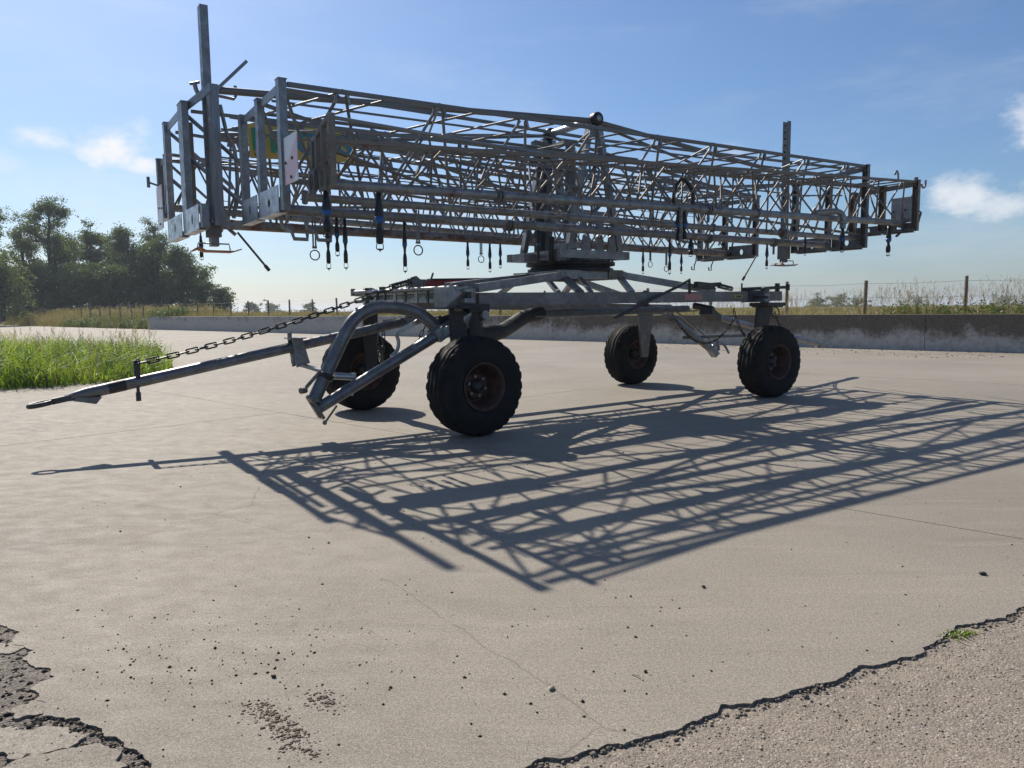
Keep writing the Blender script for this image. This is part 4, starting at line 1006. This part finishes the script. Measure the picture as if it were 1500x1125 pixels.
# table under the turntable and its struts
mb = MB()
for y in (-.46, .46): mb.bar(Cv(-.56, y, 1.675), Cv(.52, y, 1.675), .08, .1)
for x in (-.52, .48): mb.bar(Cv(x, -.42, 1.675), Cv(x, .42, 1.675), .08, .095)
mb.box((0, 0, 1.71), (1.0, .85, .016)); tb = mb.build('turret_table', 'galv', rig)
mb = MB(); mb.bar(Cv(.2, -.508, 1.68), Cv(.46, -.508, 1.68), .012, .12)
for x in (.27, .39): mb.tube([Cv(x, -.52, 1.66), Cv(x, -.50, 1.66)], .02, 8)
mb.build('table_plate', 'brown', tb)
for p0, p1, w, h in (((-.5, -.46, 1.665), (-2.15, -1.0, 1.475), .07, .09), ((-.55, .2, 1.67), (-2.33, -.72, 1.50), .07, .075), ((.48, -.46, 1.68), (1.68, -1.0, 1.47), .07, .085), ((.48, .46, 1.66), (2.4, 1.0, 1.34), .07, .08), ((-.5, .46, 1.66), (-2.2, 1.0, 1.40), .07, .075),
                     ((-.5, -.46, 1.64), (-.72, -1.0, 1.44), .1, .03), ((-.25, -.46, 1.64), (-.55, -1.0, 1.44), .05, .03), ((.46, -.46, 1.64), (.12, -1.0, 1.44), .07, .05), ((-.5, .46, 1.64), (-.6, 1.0, 1.36), .09, .04), ((.46, .46, 1.64), (.6, 1.0, 1.34), .09, .04), ((-.4, 0, 1.64), (-1.0, -.95, 1.43), .05, .05)):
    m2 = MB(); m2.bar(p0, p1, w, h); m2.build('frame_strut', 'galv', rig)
mb = MB(); mb.bar((-1.95, .42, 1.555), (-.75, .36, 1.59), .1, .11); o = mb.build('red_channel', 'red', rig)
mb = MB(); mb.bar((-1.9, .40, 1.62), (-.7, .34, 1.65), .12, .02); mb.build('channel_lid', 'dark_steel', o)
mb = MB(); mb.prism([(-2.2, .38, 1.47), (-2.02, .38, 1.47), (-2.0, .38, 1.6), (-2.08, .38, 1.66), (-2.16, .38, 1.63)], (0, .08, 0)); mb.tube([(-1.88, .4, 1.6), (-1.84, .4, 1.70)], .012, 6); mb.build('latch_bracket', 'galv_dirty', o)
# crank handle over the near rail
mb = MB(); mb.tube([Cv(1.12, -1.05, 1.43), Cv(1.11, -1.05, 1.61), Cv(.95, -1.08, 1.55), Cv(-.28, -1.12, 1.14)], .02, 8); mb.build('crank_bar', 'dark_steel', rig)
# central feed pipe and the curved hose to the front
mb = MB(); mb.tube([Cv(-.75, -.25, 1.19), Cv(2.2, -.1, 1.235)], .05, 12); mb.bar(Cv(-.9, -.36, 1.16), Cv(2.3, -.2, 1.205), .06, .02); flange(mb, Cv(-.72, -.25, 1.19), (1, .05, 0), .085); mb.build('feed_pipe', 'galv_dirty', rig)
mb = MB(); mb.tube(catmull([Cv(-.7, -.25, 1.20), Cv(-1.0, -.32, 1.16), Cv(-1.35, -.5, 1.06), Cv(-1.75, -.8, 1.0), Cv(-2.15, -.98, 1.0)], 7), .085, 14); mb.build('supply_hose', 'hose', rig)
mb = MB(); mb.bar(Cv(-2.3, -.98, 1.27), Cv(-2.05, -.98, 1.27), .22, .08); mb.tube([Cv(-2.17, -.98, 1.25), Cv(-2.17, -.98, .96)], .09, 14); mb.build('supply_elbow', 'black_paint', rig)

# wheels
def tyre_mesh():
    n = 168; prof = []
    Rr_, Wd = .5, .37
    base = [(.215, -.135), (.235, -.16), (.27, -.172), (.33, -.183), (.385, -.183), (.43, -.174), (.46, -.160), (.475, -.150)]
    tread = [(.485, -.140), (.488, -.132), (.488, -.118), (.492, -.108), (.494, -.085), (.495, -.075), (.495, -.06), (.496, -.05), (.498, -.028), (.498, -.018), (.498, 0)]
    half = base + tread; full = half + [(a, -b) for a, b in half[::-1][1:]]
    vs, fs = [], []
    for a, h in full:
        for k in range(n):
            th = 2 * math.pi * k / n; zz = abs(((k / 6) % 2) - 1) * 2 - 1; rr = a; hh = h
            if a > .48:
                hh = h + .010 * zz
                for g in (-.125, -.068, -.0 - .023, .023, .068, .125):
                    pass
                q = abs(h)
                if .05 <= q <= .075 or .013 <= q < .03: rr -= .013 if (.06 <= q <= .075 or q == .018) else 0
                if .115 <= q <= .135: rr -= .012
                if q > .118 and (k % 6) < 2: rr -= .016
            elif a > .455 and (k % 6) < 2: rr -= .012
            vs.append((rr * math.cos(th), hh, rr * math.sin(th)))
    m = len(full)
    for i in range(m - 1):
        for k in range(n): fs.append((i * n + k, (i + 1) * n + k, (i + 1) * n + (k + 1) % n, i * n + (k + 1) % n))
    mb = MB(); mb.add(vs, fs, True); me = mb.mesh('tyre', 'rubber'); return me
TY = tyre_mesh()
def rim_mesh():
    mb = MB()
    mb.lathe([(.235, -.16), (.245, -.172), (.232, -.175), (.218, -.16), (.205, -.14), (.2, -.09), (.185, -.07), (.182, .0), (.165, .03), (.15, .035), (.135, .0), (.125, -.015), (.06, -.015), (.06, .03)], (0, 0, 0), (0, 1, 0), 40, cap=False)
    mb.lathe([(.06, .03), (.15, .05), (.182, .06), (.2, .14), (.24, .165)], (0, 0, 0), (0, 1, 0), 40, cap=False); return mb.mesh('rim', 'rim')
RM = rim_mesh()
hb = MB(); hb.lathe([(0, -.085), (.035, -.085), (.04, -.075), (.055, -.07), (.058, -.01), (.085, .0), (.085, .16), (0.03, .18), (.03, .28)], (0, 0, 0), (0, 1, 0), 24); HM = hb.mesh('wheel_hub', 'dark_steel')
nt = MB(); nt.lathe([(0, -.03), (.016, -.03), (.018, -.022), (.018, .012), (.012, .012)], (0, 0, 0), (0, 1, 0), 6, False); NM = nt.mesh('wheel_nut', 'nut')
for (x, y, st, lab) in ((-2.37, -1.28, 0.0, 'front near wheel'), (2.54, -1.28, -5.0, 'rear near wheel'), (-2.41, 1.28, 1.0, 'front far wheel'), (2.44, 1.28, 0.0, 'rear far wheel')):
    s = -1 if y < 0 else 1                     # outer side of the wheel
    mw = Matrix.Translation((x, y, .497)) @ Matrix.Rotation(R(st) + (0 if s < 0 else math.pi), 4, 'Z')
    w = ob('wheel', HM, rig, mw); w['label'] = lab
    ob('tyre', TY, w, Matrix.Rotation(x + y, 4, 'Y')); ob('rim', RM, w)
    for k in range(6):
        a = k * math.pi / 3 + x; ob('wheel_nut', NM, w, Matrix.Translation((.1 * math.cos(a), -.012, .1 * math.sin(a))))
    yi = y - s * .3; lx = x
    if x > 0 and s < 0: yi, lx = -1.045, x + .2
    m2 = MB()
    zt = 1.30 if x < 0 else 1.28
    m2.prism([(lx - (.17 if x > 0 else .1), yi - .02, zt), (lx + (.19 if x > 0 else .1), yi - .02, zt), (x + .07, yi - .02, .46), (x - .07, yi - .02, .46)], (0, .04, 0))
    m2.bar((lx, yi - .1 * s, zt - .02), (lx, yi + .2 * s, zt - .02), .3 if x > 0 else .2, .03)
    m2.build('wheel_leg', 'black_paint' if (s < 0 or x < 0) else 'galv_dirty', rig)
    m2 = MB(); m2.tube([(lx, yi, 1.24), (lx, yi, 1.5)], .06, 14); m2.lathe([(.0, 0), (.075, 0), (.075, .03), (.03, .045), (0, .045)], (lx, yi, 1.49), (0, 0, 1), 12); m2.build('king_pin', 'galv_dirty' if s < 0 else 'dark_steel', rig)
mb = MB(); mb.prism([(-2.6, -1.12, 1.28), (-2.34, -1.16, 1.28), (-2.2, -1.06, 1.30), (-2.2, -1.06, 1.47), (-2.34, -1.16, 1.49), (-2.6, -1.12, 1.47)], (.0, .22, 0)); mb.build('corner_box', 'galv', rig)
mb = MB(); mb.bar(Cv(2.35, -1.22, 1.285), Cv(2.75, -1.22, 1.285), .3, .05); mb.build('corner_plate', 'black_paint', rig)

# drawbars front and rear
def oval(mb, a, b, r, n=12): mb.tube([a, b], r, n)
mb = MB(); d0, d1 = Cv(-5.62, 0, .555), Cv(-2.45, 0, 1.125)
mb.tube([Cv(-5.78, 0, .525), d0, d1], [.03, .052, .052], 14); db = mb.build('drawbar', 'pipe_dark', rig); db['label'] = 'front drawbar tube with towing eye'
mb = MB(); mb.tube([Cv(-5.96 + .085 * math.cos(a), .065 * math.sin(a), .49 + .014 * math.cos(a)) for a in np.linspace(0, 2 * math.pi, 25)[:-1]], .022, 10, closed=True); mb.bar(Cv(-5.88, 0, .505), Cv(-5.6, 0, .555), .07, .05); mb.build('towing_eye', 'dark_steel', db)
mb = MB(); mb.prism([(-5.72, -.05, .5), (-5.55, -.05, .46), (-5.5, -.05, .52), (-5.7, -.05, .53)], (0, .1, 0)); mb.build('skid_plate', 'galv_dirty', db)
mb = MB(); q = lerp(d0, d1, .055); q2 = lerp(d0, d1, .10); mb.tube([q, q2], .0535, 14); mb.build('black_band', 'black_paint', db)
qp = lerp(d0, d1, .13)
mb = MB(); mb.tube([qp + Cv(0, -.03, -.16), qp + Cv(0, -.03, .14)], .014, 8); mb.tube([qp + Cv(0, -.03, -.17), qp + Cv(0, -.03, -.09)], .022, 8); mb.bar(qp + Cv(.0, -.03, .05), qp + Cv(.0, -.03, .2), .03, .05, (1, 0, 0)); mb.build('drawbar_pin', 'dark_steel', db)
# bracket tying the drawbar to the inlet arch
bq = Cv(-3.72, 0, .885)
mb = MB(); mb.prism([bq + Cv(-.06, -.07, .1), bq + Cv(.05, -.07, .1), bq + Cv(.12, -.07, -.16), bq + Cv(-.02, -.07, -.2)], (0, .015, 0)); mb.prism([bq + Cv(-.06, .055, .1), bq + Cv(.05, .055, .1), bq + Cv(.12, .055, -.16), bq + Cv(-.02, .055, -.2)], (0, .015, 0))
mb.bar(bq + Cv(-.1, -.05, .1), bq + Cv(.06, -.05, .1), .2, .012); mb.tube([bq + Cv(-.08, -.06, .08), bq + Cv(-.08, -.06, .16)], .022, 6); mb.tube([bq + Cv(-.06, -.07, -.15), bq + Cv(-.06, -.07, -.06)], .02, 6)
mb.bar(bq + Cv(.02, -.02, -.17), Cv(-3.62, -.5, .66), .05, .03); mb.build('drawbar_bracket', 'galv', rig)
# inlet arch: bent pipe and straight pipe meeting at a coupling low in front
y0_ = -.55
mb = MB(); mb.tube(catmull([Cv(-3.76, y0_, .40), Cv(-3.62, y0_, .66), Cv(-3.42, y0_, 1.02), Cv(-3.30, y0_, 1.18), Cv(-3.12, y0_ - .02, 1.275), Cv(-2.9, y0_ - .06, 1.285), Cv(-2.7, y0_ - .12, 1.24), Cv(-2.56, y0_ - .18, 1.14), Cv(-2.47, y0_ - .22, 1.02)], 7), .065, 16); mb.build('inlet_arch', 'pipe_dark', rig)
mb = MB(); mb.tube([Cv(-3.74, y0_ - .02, .31), Cv(-2.42, -.86, 1.06)], .058, 16); o = mb.build('inlet_pipe', 'pipe_dark', rig)
mb = MB(); c0 = Cv(-3.80, y0_, .36); axv = (Cv(-3.62, y0_, .66) - Cv(-3.76, y0_, .40)).normalized()
mb.lathe([(.05, 0), (.085, 0), (.085, .03), (.05, .03)], Cv(-3.765, y0_, .385), axv, 18, False)
mb.lathe([(.05, -.02), (.09, -.02), (.09, .02), (.05, .02)], Cv(-3.75, y0_ - .02, .305), Cv(1.32, -.31, .75), 18, False)
mb.bar(Cv(-3.82, y0_ - .03, .43), Cv(-3.7, y0_ - .03, .22), .14, .025, (1, 0, 1)); mb.tube([Cv(-3.68, y0_ - .05, .17), Cv(-3.55, y0_ - .05, .33)], .011, 6); mb.tube([Cv(-3.70, y0_ - .1, .18), Cv(-3.66, y0_, .17)], .022, 8)
mb.tube([Cv(-3.86, y0_, .5), Cv(-3.7, y0_, .66)], .018, 6); mb.tube([Cv(-3.9, y0_ - .03, .5), Cv(-3.84, y0_, .5)], .03, 8); mb.build('clamp_coupling', 'brown', rig)
mb = MB(); mb.lathe([(.074, 0), (.08, 0), (.08, .05), (.074, .05)], Cv(-3.645, y0_, .60), axv, 18); mb.build('pipe_band', 'black_paint', rig)
mb = MB(); mb.tube([Cv(-3.55, y0_, .62), Cv(-3.36, y0_ - .03, .60)], .035, 10); mb.tube([Cv(-3.36, y0_ - .03, .56), Cv(-3.36, y0_ - .03, .64)], .03, 6); mb.bar(Cv(-3.37, y0_ - .05, .53), Cv(-3.40, y0_ - .06, .42), .03, .03, (1, 0, 0)); mb.tube([Cv(-3.30, y0_ - .08, .52), Cv(-3.26, y0_ - .09, .62)], .012, 6); mb.build('toggle_link', 'galv_new', rig)
# heavy yoke where the inlet pipe meets the corner
mb = MB(); a0, a1 = Cv(-2.52, -.83, 1.0), Cv(-2.12, -1.0, 1.2)
for s in (-1, 1):
    mb.prism([a0 + Cv(0, s * .075, -.05), a1 + Cv(0, s * .075, -.07), a1 + Cv(.07, s * .075, 0), a1 + Cv(.04, s * .075, .07), a1 + Cv(-.03, s * .075, .08), a0 + Cv(0, s * .075, .06)], (0, .02, 0))
mb.tube([a1 + Cv(0, -.12, 0), a1 + Cv(0, .12, 0)], .045, 12); mb.bar(a0 + Cv(-.05, 0, -.02), a0 + Cv(.06, 0, .05), .17, .13); mb.build('pivot_yoke', 'galv', rig)
mb = MB(); mb.tube([Cv(-2.45, -.72, 1.12), Cv(-2.2, -.78, 1.2)], .05, 12); mb.tube([Cv(-2.42, -.72, 1.13), Cv(-2.40, -.725, 1.137)], .065, 12); mb.build('valve_body', 'dark_steel', rig)
mb = MB(); mb.bar(Cv(-2.85, -.55, 1.02), Cv(-2.55, -.6, 1.17), .03, .05); mb.tube(catmull([Cv(-2.86, -.55, 1.02), Cv(-2.83, -.55, .93), Cv(-2.85, -.55, .84), Cv(-2.92, -.55, .78)], 4), .02, 8); mb.build('lever_hook', 'galv_new', rig)
mb = MB(); mb.bar(Cv(-2.62, -.62, 1.2), Cv(-2.42, -.78, .98), .05, .07); mb.build('arch_support', 'galv_dirty', rig)
mb = MB(); mb.bar(Cv(-2.55, .3, 1.12), Cv(-2.25, -.55, 1.16), .08, .06); mb.bar(Cv(-2.46, .02, 1.1), Cv(-2.3, .02, 1.2), .1, .1); mb.build('drawbar_hinge', 'galv_dirty', rig)
# chain with tension spring above the drawbar
LK = MB(); LK.tube([(.024 * (1 if math.cos(t) > 0 else -1) + .012 * math.cos(t), .014 * math.sin(t), 0) for t in np.linspace(.001, 2 * math.pi + .001, 17)[:-1]], .0055, 6, closed=True); LKM = LK.mesh('chain_link', 'chain')
def chain(p0, p1, sag, name='chain', sc=1.0, lab=None):
    p0, p1 = Vector(p0), Vector(p1); mb = MB(); mb.tube([p0 + Vector((.015 * math.cos(a), 0, .02 + .02 * math.sin(a))) for a in np.linspace(0, 6.28, 13)[:-1]], .006, 6, closed=True); o = mb.build(name, 'chain', rig)
    if lab: o['label'] = lab
    L = (p1 - p0).length * (1 + 2.6 * (sag / max(.01, (p1 - p0).length)) ** 2); n = max(3, int(L / (.055 * sc)))
    f = lambda t: p0 + (p1 - p0) * t - Z3 * sag * 4 * t * (1 - t)
    for k in range(n):
        a, b = f(k / n), f((k + 1) / n); d = (b - a).normalized(); s = d.cross(Vector((0, 0, 1)) if abs(d.z) < .9 else Vector((1, 0, 0))).normalized(); uu = s.cross(d)
        if k % 2: s, uu = uu, -s
        m = Matrix((d * sc, s * sc, uu * sc)).transposed().to_4x4(); m.translation = (a + b) / 2; ob('chain_link', LKM, o, m)
    return o
chain((-5.20, -.05, .80), (-2.66, -.1, 1.50), .05, sc=1.55, lab='long chain from the drawbar pin up to the tension spring')
chain((-2.95, -.45, 1.0), (-2.75, .1, 1.12), .35, sc=1.1, lab='slack chain hanging in front of the far front wheel')
chain((-2.6, -.72, 1.1), (-2.75, -.62, .8), .02, sc=1.0, lab='short chain hanging from the arch support')
sp = MB(); s0, s1 = Cv(-2.64, -.1, 1.515), Cv(-2.42, -.1, 1.57); ax_ = (s1 - s0).normalized(); e1 = Cv(0, 1, 0); e2 = ax_.cross(e1)
sp.tube([lerp(s0, s1, k / 132) + (e1 * math.cos(k * 2 * math.pi / 12) + e2 * math.sin(k * 2 * math.pi / 12)) * .028 for k in range(133)], .0075, 5); so = sp.build('tension_spring', 'dark_steel', rig)
mb = MB(); 
for c_ in (s0 - ax_ * .025, s1 + ax_ * .03): mb.tube([c_ + (ax_ * math.cos(a) + e2 * math.sin(a)) * .028 for a in np.linspace(0, 6.28, 15)[:-1]], .006, 6, closed=True)
mb.build('spring_hook', 'dark_steel', so)
mb = MB(); mb.prism([(-2.36, -.12, 1.46), (-2.2, -.12, 1.46), (-2.3, -.12, 1.58), (-2.36, -.12, 1.61), (-2.39, -.12, 1.58)], (0, .03, 0)); mb.bar((-2.25, 0, 1.47), (-2.25, 0, 1.6), .12, .1, (1, 0, 0)); mb.build('spring_bracket', 'galv_dirty', rig)
# rear drawbar, its frame, chain and ring
mb = MB(); mb.tube([Cv(2.75, 0, 1.15), Cv(5.95, 0, .565)], .05, 14); mb.prism([(5.9, -.05, .62), (6.22, -.05, .5), (5.85, -.05, .52)], (0, .1, 0)); o = mb.build('drawbar', 'pipe', rig); o['label'] = 'rear drawbar tube pointing to the right'
mb = MB(); mb.tube([Cv(5.2, 0, .55), Cv(5.2, 0, .68)], .02, 8); mb.build('drawbar_pin', 'dark_steel', o)
mb = MB(); mb.tube([Cv(2.42, .55, 1.18), Cv(3.35, .35, .55)], .055, 12); mb.bar(Cv(3.3, .36, .62), Cv(3.42, .33, .47), .13, .1); mb.build('rear_strut_tube', 'pipe', rig)
mb = MB(); mb.bar(Cv(3.05, .9, 1.22), Cv(3.5, .5, .7), .1, .02); mb.bar(Cv(2.9, .6, .77), Cv(4.6, -.2, .80), .05, .05); mb.build('rear_brace', 'galv_dirty', rig)
mb = MB(); mb.bar(Cv(2.5, -.2, 1.2), Cv(2.85, -.1, 1.08), .2, .1); mb.tube([Cv(2.6, -.25, 1.22), Cv(2.6, .1, 1.28)], .05, 10); mb.build('rear_hinge', 'dark_steel', rig)
mb = MB(); mb.tube(catmull([Cv(3.3, .3, .6), Cv(3.45, .28, .68), Cv(3.55, .25, .62), Cv(3.62, .22, .5)], 4), .022, 8); mb.tube([Cv(3.4, .3, .75), Cv(3.42, .27, .55)], .03, 8); mb.build('rear_toggle', 'galv', rig)
mb = MB(); mb.tube([Cv(3.0, -1.05, 1.16) + (Cv(1, 0, 0) * math.cos(a) + Z3 * math.sin(a)) * .085 for a in np.linspace(0, 6.28, 25)[:-1]], .009, 6, closed=True); mb.build('chain_ring', 'chain', rig)
chain((3.05, -1.0, 1.15), (5.1, -.02, .72), .12, sc=1.4, lab='chain from the rear ring to the rear drawbar')
chain((2.3, .3, 1.2), (3.35, -.1, 1.1), .45, sc=1.2, lab='slack chain looping below the rear of the chassis')
chain((2.9, -.4, 1.2), (3.3, -.6, 1.0), .3, sc=1.2, lab='short chain loop beside the rear near wheel')
sp = MB(); s0, s1 = Cv(1.75, -1.0, 1.545), Cv(2.05, -1.0, 1.50); ax_ = (s1 - s0).normalized(); e2 = ax_.cross(e1)
sp.tube([lerp(s0, s1, k / 132) + (e1 * math.cos(k * 2 * math.pi / 12) + e2 * math.sin(k * 2 * math.pi / 12)) * .028 for k in range(133)], .0075, 5); sp.build('tension_spring', 'dark_steel', rig)
mb = MB(); mb.bar(Cv(1.3, -1.0, 1.55), Cv(1.65, -1.0, 1.53), .07, .08); mb.tube([Cv(1.62, -1.0, 1.55), Cv(1.8, -1.0, 1.56)], .03, 8); mb.build('spring_bracket', 'dark_steel', rig)
mb = MB(); mb.bar(Cv(1.4, 1.0, 1.19), Cv(2.9, 1.0, 1.17), .12, .05); mb.build('far_beam', 'galv_dirty', rig)

# ------------------------------------------------------------------ crumbs, pebbles and weeds on the yard
def lumps(P, S, mat, name, flat=.6):
    n = len(P); base = np.array([(1, 0, 0), (0, 1, 0), (-1, 0, 0), (0, -1, 0), (0, 0, 1), (0, 0, -.4), (.6, .6, .5), (-.6, -.6, .5)])[:6]
    F = np.array([(0, 1, 4), (1, 2, 4), (2, 3, 4), (3, 0, 4), (1, 0, 5), (2, 1, 5), (3, 2, 5), (0, 3, 5)])
    a = rng.uniform(0, 6.28, n); c, s = np.cos(a), np.sin(a)
    b = base[None] * rng.uniform(.6, 1.3, (n, 6, 3)) * S[:, None, None]; b[..., 2] *= flat
    x = b[..., 0] * c[:, None] - b[..., 1] * s[:, None]; y = b[..., 0] * s[:, None] + b[..., 1] * c[:, None]
    V = np.stack([x, y, b[..., 2]], -1) + P[:, None]; Fa = (F[None] + (np.arange(n) * 6)[:, None, None]).reshape(-1, 3)
    return ob(name, npmesh(name, V.reshape(-1, 3), Fa, mat))
C1 = rng.multivariate_normal((-1.2, 2.6), [[.13, -.03], [-.03, .07]], 230); C2 = np.stack([rng.uniform(-3, 3.2, 420), rng.uniform(2.0, 6.5, 420)], 1); C3 = rng.multivariate_normal((-.2, 2.5), [[.5, 0], [0, .1]], 90)
C4 = np.concatenate([rng.multivariate_normal(q, [[.0016, -.0006], [-.0006, .0011]], 110) for q in ((-.76, 2.18), (-.68, 2.1), (-.62, 2.02), (-.62, 2.28), (-.8, 2.22))])
tag(lumps(z0(C4, .0005), np.clip(rng.lognormal(-5.6, .55, len(C4)), .0015, .011), 'mud', 'mud_smear', .12), 'smeared brown mud spots at the bottom of the yard', 'mud', kind='stuff')
Pc = np.concatenate([C1, C2, C3]); inside = inpoly(Pc, yard_poly); Pc = Pc[inside]
Sc = np.clip(rng.lognormal(-5.75, .45, len(Pc)), .0012, .009)
tag(lumps(z0(Pc, .001), Sc, 'stone', 'dirt_crumbs', .8), 'dark crumbs of dirt scattered over the concrete', 'dirt', kind='stuff')
Pf = np.stack([rng.uniform(6, 16, 500), rng.uniform(12, 19, 500)], 1); kx = rng.uniform(0, 1, 500); Pf = np.array([(q.x, q.y) for q in [W(lerp(7, 17, t), -rng.uniform(.3, 3.2)) for t in kx]])
tag(lumps(z0(Pf, .002), np.clip(rng.lognormal(-4.3, .5, 500), .004, .04), 'stone', 'mud_crumbs', .4), 'dried mud crumbs on the yard below the stained wall', 'dirt', kind='stuff')
Pg = np.stack([rng.uniform(-.4, 4.2, 16000), rng.uniform(1.2, 4.2, 16000)], 1); Pg = Pg[~inpoly(Pg, yard_poly)]
tag(lumps(z0(Pg, -.009), np.clip(rng.lognormal(-5.75, .4, len(Pg)), .0014, .008), 'stone_pale', 'loose_gravel', .6), 'small pale gravel stones on the aggregate apron at the bottom right', 'gravel', kind='stuff')
Pg = np.stack([rng.uniform(-3.5, -.8, 9000), rng.uniform(1.4, 3.3, 9000)], 1); Pg = Pg[~inpoly(Pg, yard_poly)]
tag(lumps(z0(Pg, -.007), np.clip(rng.lognormal(-5.1, .5, len(Pg)), .002, .016), 'stone', 'broken_rubble', .7), 'dark rubble in the broken patch at the bottom left', 'rubble', kind='stuff')
ce = []
for line, nn_ in ((crack, 420), (patch, 260)):
    L_ = np.array(line); t_ = rng.uniform(0, len(L_) - 1.001, nn_); i_ = t_.astype(int); q_ = L_[i_] + (L_[i_ + 1] - L_[i_]) * (t_ - i_)[:, None]
    ce.append(q_ + rng.normal(0, .012, q_.shape) + (np.array([.006, -.012]) if line is crack else np.array([-.012, -.01])))
ce = np.concatenate(ce); ce = ce[~inpoly(ce, yard_poly)]
tag(lumps(z0(ce, -.008), np.clip(rng.lognormal(-5.35, .6, len(ce)), .002, .013), 'edge', 'edge_rubble', .7), 'crumbled concrete bits along the broken slab edges', 'rubble', kind='stuff')
def pebble(x, y, s, mat, lab):
    mb = MB(); pr = [(0, -.5), (.5, -.42), (.9, -.1), (1, .15), (.75, .5), (.35, .68), (0, .72)]
    mb.lathe([(a * s * rng.uniform(.85, 1.15) if a else 0, b * s) for a, b in pr], (0, 0, 0), (0, 0, 1), 10)
    o = mb.build('pebble', mat); o.location = (x, y, s * .42); o.scale = (1.25, .85, .9); o.rotation_euler = (0, 0, rng.uniform(0, 6)); tag(o, lab, 'stone', 'loose stones on the yard')
pebble(.12, 2.33, .011, 'stone_pale', 'pale rounded pebble lying alone at the bottom centre of the yard')
pebble(2.18, 3.33, .014, 'stone', 'dark stone on the concrete near the right edge')
pebble(.45, 2.44, .007, 'stone', 'small dark stone right of the pale pebble')
pebble(.85, 3.21, .010, 'stone', 'dark stone just below the lowest corner of the boom shadow')
pebble(-.83, 2.43, .009, 'stone', 'dark stone right of the scattered crumbs')
mb = MB(); mb.tube([(.40, 2.42, .003), (.425, 2.40, .008), (.43, 2.38, .003)], .0022, 6); tag(mb.build('straw_stalk', 'stone_pale'), 'short pale straw stalk lying on the concrete', 'straw')
Pw = rng.multivariate_normal((1.70, 2.72), [[.0016, .0005], [.0005, .0004]], 90)
v, f, tip_ = blades(z0(Pw, -.02), rng.uniform(.015, .04, 90), rng.uniform(.006, .011, 90), rng.uniform(.5, 1.4, 90), 3)
tag(ob('weed', npmesh('weed', v, f, 'grass')), 'small green weed growing in the cracked slab edge at the right', 'weed')

# ------------------------------------------------------------------ thin summer haze
a = Mat('haze_air'); a.n.remove(a.b)
pv = a.n.new('ShaderNodeVolumePrincipled'); pv.inputs['Color'].default_value = (.80, .88, 1, 1); pv.inputs['Density'].default_value = .00042; pv.inputs['Anisotropy'].default_value = .25
a.l.new(pv.outputs[0], a.o.inputs['Volume'])
M['haze'] = a.m
x_, y_, z_0, z_1 = 4500, 4500, -1.3, 18.0
mb = MB(); mb.add([(-x_, -y_, z_0), (x_, -y_, z_0), (x_, y_, z_0), (-x_, y_, z_0), (-x_, -y_, z_1), (x_, -y_, z_1), (x_, y_, z_1), (-x_, y_, z_1)],
                  [(3, 2, 1, 0), (4, 5, 6, 7), (0, 1, 5, 4), (1, 2, 6, 5), (2, 3, 7, 6), (3, 0, 4, 7)]); tag(mb.build('haze', 'haze'), kind='stuff')
